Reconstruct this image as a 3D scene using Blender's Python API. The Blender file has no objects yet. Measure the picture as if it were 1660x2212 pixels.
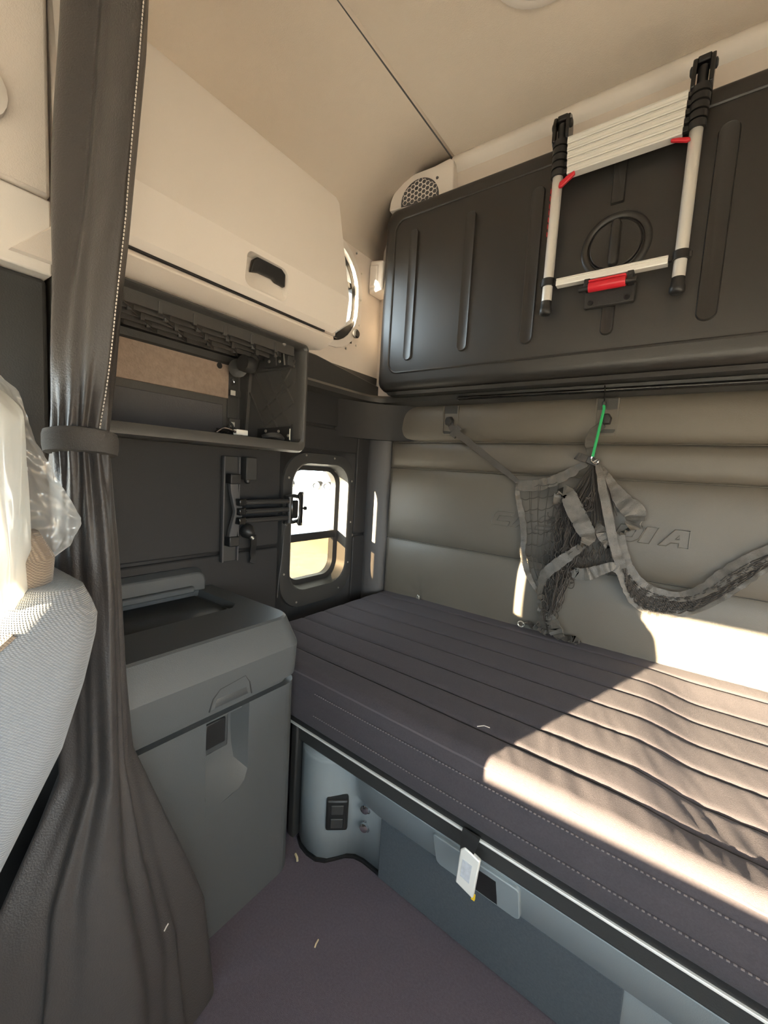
import bpy, bmesh, math, random
from mathutils import Vector, Matrix, noise
random.seed(7)
PI = math.pi
SC = bpy.context.scene
COL = SC.collection

# ------------------------------------------------------------------ camera
CAM_H = 1.35
cam_d = bpy.data.cameras.new('camera'); cam = bpy.data.objects.new('camera', cam_d); COL.objects.link(cam)
RX = Vector((0.80477754, 0.59058997, 0.0594693))        # image right in world
RY = Vector((0.10548544, -0.04370536, -0.99345995))     # image down
RZ = Vector((-0.58412835, 0.8057874, -0.09747174))      # view direction
m = Matrix.Identity(4)
for i in range(3):
    m[i][0] = RX[i]; m[i][1] = -RY[i]; m[i][2] = -RZ[i]
m[2][3] = CAM_H
cam.matrix_world = m
cam_d.sensor_fit = 'HORIZONTAL'; cam_d.sensor_width = 36.0
cam_d.lens = 901.9 * 36.0 / 1660.0
cam_d.clip_start = 0.02; cam_d.clip_end = 400
SC.camera = cam

# ------------------------------------------------------------------ world, sun, exposure
SC.view_settings.view_transform = 'Standard'
SC.view_settings.look = 'None'
SC.view_settings.gamma = 1.0
SC.view_settings.use_curve_mapping = False
SC.view_settings.exposure = 0.0
W = bpy.data.worlds.new('sky'); SC.world = W; W.use_nodes = True
wn = W.node_tree.nodes; wn['Background'].inputs[0].default_value = (0.80, 0.90, 1.0, 1)
wn['Background'].inputs[1].default_value = 18.0
SUN_DIR = Vector((0.33, 1.0, -0.185)).normalized()
sd = bpy.data.lights.new('sun', 'SUN'); sd.energy = 125.0; sd.angle = math.radians(0.6); sd.color = (1.0, 0.75, 0.50)
so = bpy.data.objects.new('sun', sd); COL.objects.link(so)
so.rotation_mode = 'QUATERNION'; so.rotation_quaternion = SUN_DIR.to_track_quat('-Z', 'Y')
def portal(name, loc, direction, sx, sy):
    d = bpy.data.lights.new(name, 'AREA'); d.shape = 'RECTANGLE'; d.size = sx; d.size_y = sy
    d.cycles.is_portal = True
    o = bpy.data.objects.new(name, d); COL.objects.link(o); o.location = loc
    o.rotation_euler = Vector(direction).to_track_quat('-Z', 'Z').to_euler()
portal('windshield_portal', (-0.1, -1.24, 1.21), (0, 1, 0), 2.2, 0.56)
portal('door_window_portal', (-1.56, -0.35, 1.25), (1, 0, 0), 1.2, 0.7)
portal('door_window_portal', (1.16, -0.35, 1.25), (-1, 0, 0), 1.2, 0.7)
portal('sleeper_window_portal', (-1.60, 1.495, 1.06), (1, 0, 0), 0.40, 0.62)
portal('sleeper_window_portal', (1.20, 1.495, 1.06), (-1, 0, 0), 0.40, 0.62)
portal('upper_window_portal', (-1.60, 1.47, 2.19), (1, 0, 0), 0.46, 0.50)

# ------------------------------------------------------------------ materials
def mat(name, col, rough=0.6, bump=0.0, bscale=200.0, metal=0.0, spec=0.5, vary=0.0, vscale=6.0, vcol=None, sheen=0.0, coat=0.0):
    M = bpy.data.materials.new(name); M.use_nodes = True
    nt = M.node_tree; b = nt.nodes['Principled BSDF']
    b.inputs['Base Color'].default_value = (*col, 1)
    b.inputs['Roughness'].default_value = rough
    b.inputs['Metallic'].default_value = metal
    b.inputs['Specular IOR Level'].default_value = spec
    b.inputs['Sheen Weight'].default_value = sheen
    b.inputs['Coat Weight'].default_value = coat
    tc = nt.nodes.new('ShaderNodeTexCoord')
    if vary:
        n = nt.nodes.new('ShaderNodeTexNoise'); n.inputs['Scale'].default_value = vscale; n.inputs['Detail'].default_value = 5
        nt.links.new(tc.outputs['Object'], n.inputs['Vector'])
        r = nt.nodes.new('ShaderNodeMix'); r.data_type = 'RGBA'
        c2 = vcol or tuple(min(1, c * (1 + vary)) for c in col)
        c1 = tuple(c * (1 - vary) for c in col)
        r.inputs[6].default_value = (*c1, 1); r.inputs[7].default_value = (*c2, 1)
        nt.links.new(n.outputs['Fac'], r.inputs[0]); nt.links.new(r.outputs[2], b.inputs['Base Color'])
    if bump:
        n = nt.nodes.new('ShaderNodeTexNoise'); n.inputs['Scale'].default_value = bscale; n.inputs['Detail'].default_value = 3
        nt.links.new(tc.outputs['Object'], n.inputs['Vector'])
        bp = nt.nodes.new('ShaderNodeBump'); bp.inputs['Strength'].default_value = bump; bp.inputs['Distance'].default_value = 0.003
        nt.links.new(n.outputs['Fac'], bp.inputs['Height']); nt.links.new(bp.outputs['Normal'], b.inputs['Normal'])
    return M
def mat_weave(name, c1, c2, scale):
    M = bpy.data.materials.new(name); M.use_nodes = True
    nt = M.node_tree; b = nt.nodes['Principled BSDF']; b.inputs['Roughness'].default_value = 0.95
    b.inputs['Specular IOR Level'].default_value = 0.1; b.inputs['Sheen Weight'].default_value = 0.3
    tc = nt.nodes.new('ShaderNodeTexCoord')
    ws = []
    for d in ('Z', 'DIAGONAL'):
        w = nt.nodes.new('ShaderNodeTexWave'); w.inputs['Scale'].default_value = scale; w.inputs['Distortion'].default_value = 1.2
        w.inputs['Detail'].default_value = 1; w.bands_direction = d
        nt.links.new(tc.outputs['Object'], w.inputs['Vector']); ws.append(w)
    mu = nt.nodes.new('ShaderNodeMath'); mu.operation = 'MULTIPLY'
    nt.links.new(ws[0].outputs['Fac'], mu.inputs[0]); nt.links.new(ws[1].outputs['Fac'], mu.inputs[1])
    r = nt.nodes.new('ShaderNodeMix'); r.data_type = 'RGBA'
    r.inputs[6].default_value = (*c1, 1); r.inputs[7].default_value = (*c2, 1)
    nt.links.new(mu.outputs[0], r.inputs[0]); nt.links.new(r.outputs[2], b.inputs['Base Color'])
    bp = nt.nodes.new('ShaderNodeBump'); bp.inputs['Strength'].default_value = 0.5; bp.inputs['Distance'].default_value = 0.003
    nt.links.new(mu.outputs[0], bp.inputs['Height']); nt.links.new(bp.outputs['Normal'], b.inputs['Normal'])
    return M
def mat_glass(name, tint, gloss=0.08):
    M = bpy.data.materials.new(name); M.use_nodes = True; nt = M.node_tree
    nt.nodes.remove(nt.nodes['Principled BSDF'])
    t = nt.nodes.new('ShaderNodeBsdfTransparent'); t.inputs[0].default_value = (*tint, 1)
    g = nt.nodes.new('ShaderNodeBsdfGlossy'); g.inputs['Roughness'].default_value = 0.02
    mx = nt.nodes.new('ShaderNodeMixShader'); mx.inputs[0].default_value = gloss
    nt.links.new(t.outputs[0], mx.inputs[1]); nt.links.new(g.outputs[0], mx.inputs[2])
    nt.links.new(mx.outputs[0], nt.nodes['Material Output'].inputs[0]); return M
def mat_film(name, clear=0.45):
    M = bpy.data.materials.new(name); M.use_nodes = True; nt = M.node_tree
    nt.nodes.remove(nt.nodes['Principled BSDF'])
    t = nt.nodes.new('ShaderNodeBsdfTransparent'); t.inputs[0].default_value = (0.95, 0.95, 0.93, 1)
    tl = nt.nodes.new('ShaderNodeBsdfTranslucent'); tl.inputs[0].default_value = (0.9, 0.9, 0.86, 1)
    df = nt.nodes.new('ShaderNodeBsdfDiffuse'); df.inputs[0].default_value = (0.85, 0.85, 0.82, 1)
    gl = nt.nodes.new('ShaderNodeBsdfGlossy'); gl.inputs['Roughness'].default_value = 0.15
    m1 = nt.nodes.new('ShaderNodeMixShader'); m1.inputs[0].default_value = 0.4
    m2 = nt.nodes.new('ShaderNodeMixShader'); m2.inputs[0].default_value = 0.16
    m3 = nt.nodes.new('ShaderNodeMixShader'); m3.inputs[0].default_value = clear
    nt.links.new(tl.outputs[0], m1.inputs[1]); nt.links.new(df.outputs[0], m1.inputs[2])
    nt.links.new(m1.outputs[0], m2.inputs[1]); nt.links.new(gl.outputs[0], m2.inputs[2])
    nt.links.new(m2.outputs[0], m3.inputs[1]); nt.links.new(t.outputs[0], m3.inputs[2])
    nt.links.new(m3.outputs[0], nt.nodes['Material Output'].inputs[0]); return M

BEIGE = mat('beige_plastic', (0.73, 0.645, 0.57), 0.62, 0.25, 420, vary=0.04, vscale=3)
BEIGE2 = mat('beige_smooth_plastic', (0.79, 0.725, 0.66), 0.5, 0.1, 420)
HEAD = mat('beige_headliner', (0.69, 0.605, 0.515), 0.9, 0.35, 350, vary=0.05, vscale=4, spec=0.2)
VINYL = mat('grey_vinyl', (0.105, 0.094, 0.078), 0.42, 0.25, 500, vary=0.08, vscale=5)
WALLD = mat('charcoal_vinyl', (0.030, 0.030, 0.031), 0.5, 0.25, 420, vary=0.08, vscale=4, spec=0.25)
MOULD = mat('dark_moulding', (0.048, 0.047, 0.045), 0.5, 0.25, 420)
PILLAR = mat('slate_trim', (0.085, 0.083, 0.085), 0.55, 0.25, 420)
BUNK = mat('black_moulded_panel', (0.022, 0.0208, 0.019), 0.40, 0.15, 600, spec=0.65)
BLACK = mat('black_plastic', (0.016, 0.016, 0.016), 0.42, 0.1, 300)
BLACKS = mat('black_gloss', (0.012, 0.012, 0.012), 0.15)
DARK = mat('dark_plastic', (0.035, 0.035, 0.034), 0.5, 0.15, 300)
CUBBY = mat('cubby_plastic', (0.06, 0.058, 0.055), 0.42, 0.2, 400)
BOX = mat('grey_green_plastic', (0.085, 0.091, 0.094), 0.46, 0.2, 500, vary=0.05, vscale=3, spec=0.4)
BOXD = mat('dark_grey_insert', (0.05, 0.054, 0.056), 0.55, 0.2, 400)
BASE = mat('blue_grey_panel', (0.25, 0.285, 0.30), 0.5, 0.2, 500, vary=0.05, vscale=4)
CARPETP = mat('dark_blue_carpet_panel', (0.085, 0.10, 0.115), 0.95, 0.8, 700, spec=0.1, vary=0.2, vscale=180)
CARPET = mat('charcoal_carpet', (0.125, 0.108, 0.132), 0.97, 0.9, 600, spec=0.05, vary=0.25, vscale=160, sheen=0.05)
BEDF = mat('purple_grey_fabric', (0.064, 0.057, 0.064), 0.95, 0.45, 700, spec=0.05, vary=0.18, vscale=220, sheen=0.06)
SEAM = mat('black_seam', (0.014, 0.013, 0.015), 0.8)
PIPE = mat('mattress_piping', (0.085, 0.075, 0.082), 0.85, 0.3, 600)
THREAD = mat('pale_thread', (0.55, 0.50, 0.45), 0.8)
THREADM = mat('mattress_thread', (0.20, 0.18, 0.18), 0.8)
CURT = mat('curtain_vinyl', (0.052, 0.047, 0.045), 0.42, 0.3, 330, vary=0.08, vscale=5, spec=0.35)
CURTB = mat('curtain_band', (0.06, 0.056, 0.053), 0.85, 0.5, 500)
ALU = mat('brushed_aluminium', (0.80, 0.78, 0.74), 0.33, 0.05, 300, metal=0.35)
ALU2 = mat('pale_anodised_aluminium', (0.85, 0.83, 0.78), 0.4, metal=0.2)
CHROME = mat('chrome', (0.85, 0.86, 0.88), 0.12, metal=1.0)
STEEL = mat('screw_steel', (0.65, 0.62, 0.55), 0.3, metal=0.9)
RED = mat('red_plastic', (0.62, 0.02, 0.035), 0.35)
GREEN = mat('green_cord', (0.02, 0.42, 0.13), 0.6, 0.6, 900)
WEB = mat('grey_webbing', (0.105, 0.094, 0.08), 0.27, 0.5, 380, vary=0.55, vscale=26)  # colour noise stands in for satin highlights and shaded folds
WEBD = mat('dark_webbing', (0.055, 0.05, 0.045), 0.5, 0.4, 400)
CORD = mat('net_cord', (0.045, 0.038, 0.032), 0.7)
BROWN = mat('brown_fibre_board', (0.32, 0.24, 0.19), 0.75, 0.7, 130, vary=0.28, vscale=60)
GREYB = mat('grey_board', (0.075, 0.073, 0.078), 0.7, 0.2, 200)
SEATF = mat_weave('blue_grey_seat_weave', (0.18, 0.186, 0.195), (0.31, 0.315, 0.315), 150)
SEATB = mat_weave('brown_seat_weave', (0.20, 0.15, 0.11), (0.45, 0.36, 0.26), 170)
GLASS = mat_glass('window_glass', (0.93, 0.96, 0.95), 0.06)
TINT = mat_glass('tinted_glass', (0.40, 0.38, 0.33), 0.04)
FILM = mat_film('clear_plastic_film', 0.50)
FILM2 = mat_film('milky_plastic_film', 0.30)
WHITE = mat('white_plastic', (0.75, 0.74, 0.70), 0.5)
YELLOW = mat('yellow_plastic', (0.75, 0.50, 0.02), 0.5)
STRAW = mat('dry_straw', (0.75, 0.62, 0.38), 0.7)
GRAVEL = mat('tan_gravel', (0.42, 0.36, 0.28), 0.95, 0.9, 9, vary=0.3, vscale=3)
DIRT = mat('tan_dirt', (0.45, 0.34, 0.20), 0.95, 0.9, 5, vary=0.35, vscale=2)
PALE = mat('pale_paint', (0.55, 0.55, 0.54), 0.5)
RUBBER = mat('tyre_rubber', (0.05, 0.05, 0.05), 0.8)
LABELP = mat('faded_label', (0.50, 0.52, 0.56), 0.6, vary=0.35, vscale=90)

# ------------------------------------------------------------------ mesh helpers
class MB:
    def __init__(s): s.v = []; s.f = []
    def add(s, vs, fs):
        o = len(s.v); s.v += [tuple(p) for p in vs]; s.f += [tuple(i + o for i in q) for q in fs]; return s
    def box(s, x0, x1, y0, y1, z0, z1, mtx=None):
        vs = [(x0,y0,z0),(x1,y0,z0),(x1,y1,z0),(x0,y1,z0),(x0,y0,z1),(x1,y0,z1),(x1,y1,z1),(x0,y1,z1)]
        if mtx: vs = [mtx @ Vector(p) for p in vs]
        return s.add(vs, [(0,3,2,1),(4,5,6,7),(0,1,5,4),(1,2,6,5),(2,3,7,6),(3,0,4,7)])
    def prism(s, A, B, caps=True):
        n = len(A); fs = [(i, (i+1) % n, n + (i+1) % n, n + i) for i in range(n)]
        if caps: fs += [tuple(range(n-1, -1, -1)), tuple(range(n, 2*n))]
        return s.add(list(A) + list(B), fs)
    def loft(s, rings, closed=True, caps=(True, True)):
        n = len(rings[0]); vs = [p for r in rings for p in r]; fs = []
        for k in range(len(rings) - 1):
            for i in range(n if closed else n - 1):
                j = (i+1) % n
                fs.append((k*n+i, k*n+j, (k+1)*n+j, (k+1)*n+i))
        if closed and caps[0]: fs.append(tuple(range(n-1, -1, -1)))
        if closed and caps[1]: fs.append(tuple((len(rings)-1)*n + i for i in range(n)))
        return s.add(vs, fs)
    def tube(s, path, r, n=8, caps=True):
        P = [Vector(p) for p in path]; rings = []; up = None
        for i, p in enumerate(P):
            t = (P[min(i+1, len(P)-1)] - P[max(i-1, 0)])
            t = t.normalized() if t.length > 1e-9 else Vector((0,0,1))
            if up is None:
                up = Vector((0,0,1)) if abs(t.z) < 0.9 else Vector((1,0,0))
            a = t.cross(up)
            if a.length < 1e-6: a = t.cross(Vector((0.3,1,0.2)))
            a.normalize(); b = a.cross(t).normalized(); up = b
            rr = r[i] if isinstance(r, (list, tuple)) else r
            rings.append([p + a*rr*math.cos(2*PI*k/n) + b*rr*math.sin(2*PI*k/n) for k in range(n)])
        return s.loft(rings, True, (caps, caps))
    def ribbon(s, path, w, side, th=0.0025):
        """flat strap of width w; side: one vector or list of width vectors along the path"""
        P = [Vector(p) for p in path]; rings = []
        for i, p in enumerate(P):
            t = (P[min(i+1, len(P)-1)] - P[max(i-1, 0)]).normalized()
            sv = Vector(side[i] if isinstance(side[0], (list, tuple, Vector)) else side)
            sv = (sv - t * sv.dot(t))
            sv = sv.normalized() if sv.length > 1e-6 else Vector((0,1,0))
            nn = t.cross(sv).normalized() * th * 0.5
            ww = (w[i] if isinstance(w, (list, tuple)) else w) * 0.5
            rings.append([p + sv*ww + nn, p - sv*ww + nn, p - sv*ww - nn, p + sv*ww - nn])
        return s.loft(rings)
    def lathe(s, o, d, prof, n=24):
        """prof: (radius, height along d)"""
        o = Vector(o); d = Vector(d).normalized(); a = d.orthogonal().normalized(); b = d.cross(a)
        rings = [[o + d*h + (a*math.cos(2*PI*k/n) + b*math.sin(2*PI*k/n))*max(r, 1e-4) for k in range(n)] for r, h in prof]
        return s.loft(rings)
    def grid(s, fn, nu, nv):
        vs = [fn(i/nu, j/nv) for i in range(nu+1) for j in range(nv+1)]
        fs = [(i*(nv+1)+j, (i+1)*(nv+1)+j, (i+1)*(nv+1)+j+1, i*(nv+1)+j+1) for i in range(nu) for j in range(nv)]
        return s.add(vs, fs)
    def build(s, name, material, parent=None, smooth=40, bevel=0, seg=2, solid=0, sub=0):
        me = bpy.data.meshes.new(name); me.from_pydata(s.v, [], s.f)
        bm = bmesh.new(); bm.from_mesh(me); bmesh.ops.recalc_face_normals(bm, faces=bm.faces); bm.to_mesh(me); bm.free()
        me.materials.append(material)
        if smooth:
            me.polygons.foreach_set('use_smooth', [True]*len(me.polygons)); me.set_sharp_from_angle(angle=math.radians(smooth))
        o = bpy.data.objects.new(name, me); COL.objects.link(o)
        if parent: o.parent = parent
        if solid:
            q = o.modifiers.new('solid', 'SOLIDIFY'); q.thickness = solid; q.offset = 0
        if sub:
            q = o.modifiers.new('sub', 'SUBSURF'); q.levels = sub; q.render_levels = sub
        if bevel:
            q = o.modifiers.new('bevel', 'BEVEL'); q.width = bevel; q.segments = seg; q.limit_method = 'ANGLE'; q.angle_limit = math.radians(35)
        return o
def tag(o, label, cat=None, group=None, kind=None):
    o['label'] = label
    if cat: o['category'] = cat
    if group: o['group'] = group
    if kind: o['kind'] = kind
    return o
def thing(name, label, cat, group=None, kind=None):
    o = bpy.data.objects.new(name, None); COL.objects.link(o); o.empty_display_size = 0.05
    return tag(o, label, cat, group, kind)
def settle(root, loc):
    """put the Empty at the thing's base without moving its parts"""
    root.location = loc
    inv = Matrix.Translation(Vector(loc)).inverted()
    for ch in root.children: ch.matrix_parent_inverse = inv
def clone(o, dx, parent=None):
    c = o.copy(); COL.objects.link(c); c.parent = parent
    c.location = Vector(o.location) + Vector(dx); return c
def rrect(u0, u1, v0, v1, r, n=6):
    rs = r if isinstance(r, (list, tuple)) else (r, r, r, r)   # BL BR TR TL
    pts = []
    for (cu, cv, a0, rr) in ((u0+rs[0], v0+rs[0], PI, rs[0]), (u1-rs[1], v0+rs[1], 1.5*PI, rs[1]), (u1-rs[2], v1-rs[2], 0, rs[2]), (u0+rs[3], v1-rs[3], 0.5*PI, rs[3])):
        for k in range(n+1):
            a = a0 + 0.5*PI*k/n; pts.append((cu + rr*math.cos(a), cv + rr*math.sin(a)))
    return pts
def panel_hole(mb, u0, u1, v0, v1, hole, fm):
    """flat rectangle with a hole (hole star-shaped around its centre)"""
    cu = sum(p[0] for p in hole)/len(hole); cv = sum(p[1] for p in hole)/len(hole)
    n = len(hole); H = []
    for i in range(n):
        H.append(hole[i])
    ang = lambda p: math.atan2(p[1]-cv, p[0]-cu)
    for c in ((u0,v0),(u1,v0),(u1,v1),(u0,v1)):
        a = ang(c); best = None
        for i in range(len(H)):
            p, q = H[i], H[(i+1) % len(H)]
            dx, dy = math.cos(a), math.sin(a); ex, ey = q[0]-p[0], q[1]-p[1]
            den = dx*ey - dy*ex
            if abs(den) < 1e-12: continue
            t = ((p[0]-cu)*ey - (p[1]-cv)*ex)/den; sgm = ((p[0]-cu)*dy - (p[1]-cv)*dx)/den
            if t > 0 and -1e-9 <= sgm <= 1+1e-9: best = (i, (cu+dx*t, cv+dy*t)); break
        if best: H.insert(best[0]+1, best[1])
    O = []
    for p in H:
        dx, dy = p[0]-cu, p[1]-cv; ts = []
        if dx > 1e-9: ts.append((u1-cu)/dx)
        if dx < -1e-9: ts.append((u0-cu)/dx)
        if dy > 1e-9: ts.append((v1-cv)/dy)
        if dy < -1e-9: ts.append((v0-cv)/dy)
        t = min(ts); O.append((cu+dx*t, cv+dy*t))
    k = len(H)
    mb.add([fm(*p) for p in H] + [fm(*p) for p in O], [(i, (i+1) % k, k+(i+1) % k, k+i) for i in range(k)])
def lerp(a, b, t): return a + (b-a)*t
def interp(tab, x):
    """piecewise-linear table [(x, y)...] with x rising"""
    if x <= tab[0][0]: return tab[0][1]
    for (a, b), (c, d) in zip(tab, tab[1:]):
        if x <= c: return b + (d-b)*(x-a)/(c-a)
    return tab[-1][1]
def sstep(a, b, x):
    t = max(0, min(1, (x-a)/(b-a))); return t*t*(3-2*t)
def spline(pts, n=6):
    """Catmull-Rom through points"""
    P = [Vector(p) for p in pts]; out = []
    for i in range(len(P)-1):
        p0 = P[max(i-1,0)]; p1 = P[i]; p2 = P[i+1]; p3 = P[min(i+2,len(P)-1)]
        for k in range(n):
            t = k/n
            out.append(0.5*((2*p1)+(p2-p0)*t+(2*p0-5*p1+4*p2-p3)*t*t+(3*p1-p0-3*p2+p3)*t**3))
    out.append(P[-1]); return out
def screw(parent, loc, d, r=0.0055):
    o = MB().lathe(loc, d, [(r, 0), (r, 0.001), (r*0.75, 0.003), (0.0001, 0.0036)], 10).build('screw', STEEL, parent); return o

XL, XR, YB, YF, ZC = -1.48, 1.08, 1.90, -1.20, 2.85

# ================================================================== SETTING
# floor
fl = MB(); fl.box(XL, XR, YF, 1.92, -0.05, 0.0)
floor = tag(fl.build('floor', CARPET), 'charcoal purple carpet floor between cabinet and bunk', 'floor', kind='structure')

# left wall, lower dark part with the small window opening
W1 = dict(y0=1.30, y1=1.685, z0=0.752, z1=1.365)
hole1 = rrect(W1['y0'], W1['y1'], W1['z0'], W1['z1'], 0.105, 8)
wl = MB()
panel_hole(wl, 0.30, 1.90, 0.0, 1.86, hole1, lambda u, v: (XL, u, v))
# cab side ahead of the pillar, with the door window opening
panel_hole(wl, YF, 0.30, 0.0, 1.86, rrect(-0.92, 0.22, 0.92, 1.55, 0.08, 5), lambda u, v: (XL, u, v))
wall_left = tag(wl.build('wall_left', WALLD, solid=0.012), 'charcoal vinyl side wall with small window beside the bunk', 'wall', kind='structure')
up = MB()
hole2 = rrect(1.235, 1.690, 1.965, 2.425, (0.15, 0.20, 0.20, 0.15), 8)
panel_hole(up, 1.10, 1.90, 1.80, 2.46, hole2, lambda u, v: (XL+0.004, u, v))
up.add([(XL+.004, YF, 1.80), (XL+.004, 1.10, 1.80), (XL+.004, 1.10, 2.46), (XL+.004, YF, 2.46)], [(0,1,2,3)])
up.build('upper_panel', BEIGE, wall_left)
# dark cover strip closing the wall under the beige, sloping a little to the rear
cs = MB(); cs.prism([(XL+.006, -.2, 1.75), (XL+.006, 1.9, 1.745), (XL+.006, 1.9, 1.818), (XL+.006, 1.41, 1.872), (XL+.006, -.2, 1.872)],
                    [(XL+.020, -.2, 1.75), (XL+.020, 1.9, 1.745), (XL+.020, 1.9, 1.813), (XL+.020, 1.41, 1.866), (XL+.020, -.2, 1.866)])
cs.build('cover_strip', DARK, wall_left, bevel=0.003)
# vinyl pads with seams on the wall
def wall_pad(y0, y1, z0, z1, t=0.012):
    MB().prism([(XL+.006, *p) for p in rrect(y0, y1, z0, z1, 0.012, 3)], [(XL+.006+t, *p) for p in rrect(y0+.004, y1-.004, z0+.004, z1-.004, 0.010, 3)]).build('padded_panel', WALLD, wall_left, bevel=0.004)
wall_pad(0.50, 1.225, 0.50, 0.985); wall_pad(0.50, 1.225, 0.993, 1.545); wall_pad(0.50, 1.84, 1.552, 1.742)
wall_pad(1.742, 1.852, 0.50, 0.985); wall_pad(1.742, 1.852, 0.993, 1.545); wall_pad(1.232, 1.738, 1.43, 1.545)
# B-pillar cover beside the curtain
pl = MB()
pl.prism([(-1.12, -.20, 1.715), (-1.12, .235, 1.714), (-1.12, .315, 1.712), (-1.12, .315, 1.86), (-1.12, -.20, 1.86)], [(XL+.006, -.20, 1.715), (XL+.006, .235, 1.714), (XL+.006, .315, 1.712), (XL+.006, .315, 1.86), (XL+.006, -.20, 1.86)])
trim4 = tag(pl.build('trim_4', BEIGE2, bevel=0.004), 'beige and dark door pillar cover left of the curtain', 'trim', kind='structure')
pl = MB(); pl.box(XL+.006, -1.12, -.20, .315, 1.864, 2.46); pl.build('pillar_panel', BEIGE, trim4, bevel=0.008)
pl = MB(); pl.prism([(-1.118, .245, 1.735), (-1.118, .315, 1.735), (-1.118, .315, 1.812)], [(-1.108, .248, 1.738), (-1.108, .315, 1.738), (-1.108, .315, 1.806)]); pl.build('pillar_notch_trim', BEIGE, trim4)
pl = MB(); pl.box(XL+.006, -1.150, .16, .315, 0.0, 1.712); pl.build('pillar_lower_cover', DARK, trim4, bevel=0.01)
pl = MB(); pl.box(XL+.006, -1.09, .16, .315, 0.0, 1.03); pl.build('pillar_sun_block', DARK, trim4, bevel=0.01)  # added box that blocks the low sun beside the pillar
pl = MB(); pl.lathe((-1.118, .190, 2.0), (1, 0, 0), [(.06, 0), (.058, .012), (.04, .018), (.001, .018)], 24); pl.build('pillar_button', BEIGE2, trim4)
# narrow dark ledge running round the corner
ld = MB()
prof = [(0.0, 1.690), (0.018, 1.700), (0.034, 1.716), (0.036, 1.738), (0.026, 1.752), (0.0, 1.756)]
path = [((XL, .30), (1, 0)), ((XL, 1.70), (1, 0)), ((XL+.01, 1.80), (.94, -.34)), ((XL+.05, 1.86), (.7, -.7)), ((XL+.11, 1.892), (.34, -.94)), ((XL+.22, 1.90), (0, -1)), ((XR, 1.90), (0, -1))]
ld.loft([[(p[0]+n[0]*d*1.3, p[1]+n[1]*d*1.3, z) for d, z in prof] for p, n in path], closed=True)
tag(ld.build('trim_1', DARK), 'dark moulded ledge running round the corner under the folded bunk', 'trim', kind='structure')

# rear wall
rw = MB(); rw.box(XL, XR, YB, YB+.05, 0.0, ZC)
wall_rear = tag(rw.build('wall_rear', WALLD), 'padded rear wall of the sleeper behind the bunk', 'wall', kind='structure')
ub = MB(); ub.prism([(XL, 1.895, 1.757), (XR, 1.895, 1.757), (XR, 1.895, 2.9), (XL, 1.895, 2.9)], [(XL, 1.89, 1.757), (XR, 1.89, 1.757), (XR, 1.88, 2.9), (XL, 1.88, 2.9)])
ub.build('upper_panel', BEIGE, wall_rear)
PX0 = -1.345
def pad_y(x, z, z0, z1, depth=0.024):
    t = (z - z0)/(z1 - z0); b = 1 - abs(2*t-1)**3.2
    e = 1 - (1 - sstep(0, 0.035, x - PX0))**2
    y = 1.897 - depth*(b*0.8 + 0.2*min(1, 20*min(t, 1-t)))*e
    d = math.hypot(x+1.10, z-0.700)
    if d < .3:
        th = math.atan2(z-.70, x+1.10)
        y += 0.016*math.exp(-d/.035) - 0.005*math.sin(7*th)*math.exp(-d/.06)*min(1, d/.02)
    y += 0.0012*noise.noise((x*5, z*9, 3.1))
    return y
bands = [(0.50, 0.981), (0.987, 1.369), (1.374, 1.509), (1.514, 1.700)]
pads = []
for z0, z1 in bands:
    nx = 150
    g = MB()
    def xs(u): return PX0 + (XR-.01-PX0)*u**1.35
    g.grid(lambda u, v: (xs(u), pad_y(xs(u), lerp(z0, z1, v), z0, z1), lerp(z0, z1, v)), nx, 26)
    pads.append(g.build('padded_panel', VINYL, wall_rear, smooth=70))
    sm = MB(); sm.tube([(PX0+.01, 1.8925, z1+.003), (XR-.01, 1.8925, z1+.003)], 0.0022, 6); sm.build('seam_piping', VINYL, wall_rear)
# embossed lettering on the middle pad
LET = {
 'C': ([(.12,0),(0,.2),(0,.8),(.12,1),(1,1),(1,.70),(.28,.70),(.28,.30),(1,.30),(1,0)], None, .55),
 'A': ([(0,0),(.27,0),(.42,.22),(.68,.22),(.68,0),(1,0),(1,1),(.52,1)], [(.56,.45),(.68,.45),(.68,.68)], .0),
 'S': ([(0,0),(.88,0),(1,.15),(1,.50),(.88,.63),(.28,.63),(.28,.74),(1,.74),(1,1),(.12,1),(0,.85),(0,.50),(.12,.37),(.72,.37),(.72,.26),(0,.26)], None, .55),
 'D': ([(0,0),(.8,0),(1,.22),(1,.78),(.86,1),(0,1)], [(.28,.28),(.70,.28),(.70,.72),(.28,.72)], .55),
 'I': ([(0,0),(1,0),(1,1),(0,1)], None, .55)}
def letter(ch, x, z, w, h):
    poly, holep, sh = LET[ch]
    def mp(p, y): xx = x + p[0]*w + sh*p[1]*h*0.75; zz = z + p[1]*h; return (xx, y, zz)
    ys = min(pad_y(x, z+h*.5, *bands[1]), pad_y(x+w, z+h*.5, *bands[1]))
    g = MB(); g.prism([mp(p, ys+.004) for p in poly], [mp(p, ys-.0035) for p in poly])
    for pp in (poly, holep):
        if pp:
            q = [mp(p, ys-.0035) for p in pp]; g.tube(q + [q[0]], 0.0026, 6)
    g.build('embossed_letter', VINYL, pads[1], smooth=30)
xx = -0.738
for ch in 'CASCADIA':
    w = 0.036 if ch == 'I' else (0.085 if ch != 'A' else 0.092)
    letter(ch, xx, 1.135, w, 0.064)
    xx += w + (0.030 if ch == 'I' else 0.014) - (0.010 if ch in 'D' else 0)
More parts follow.
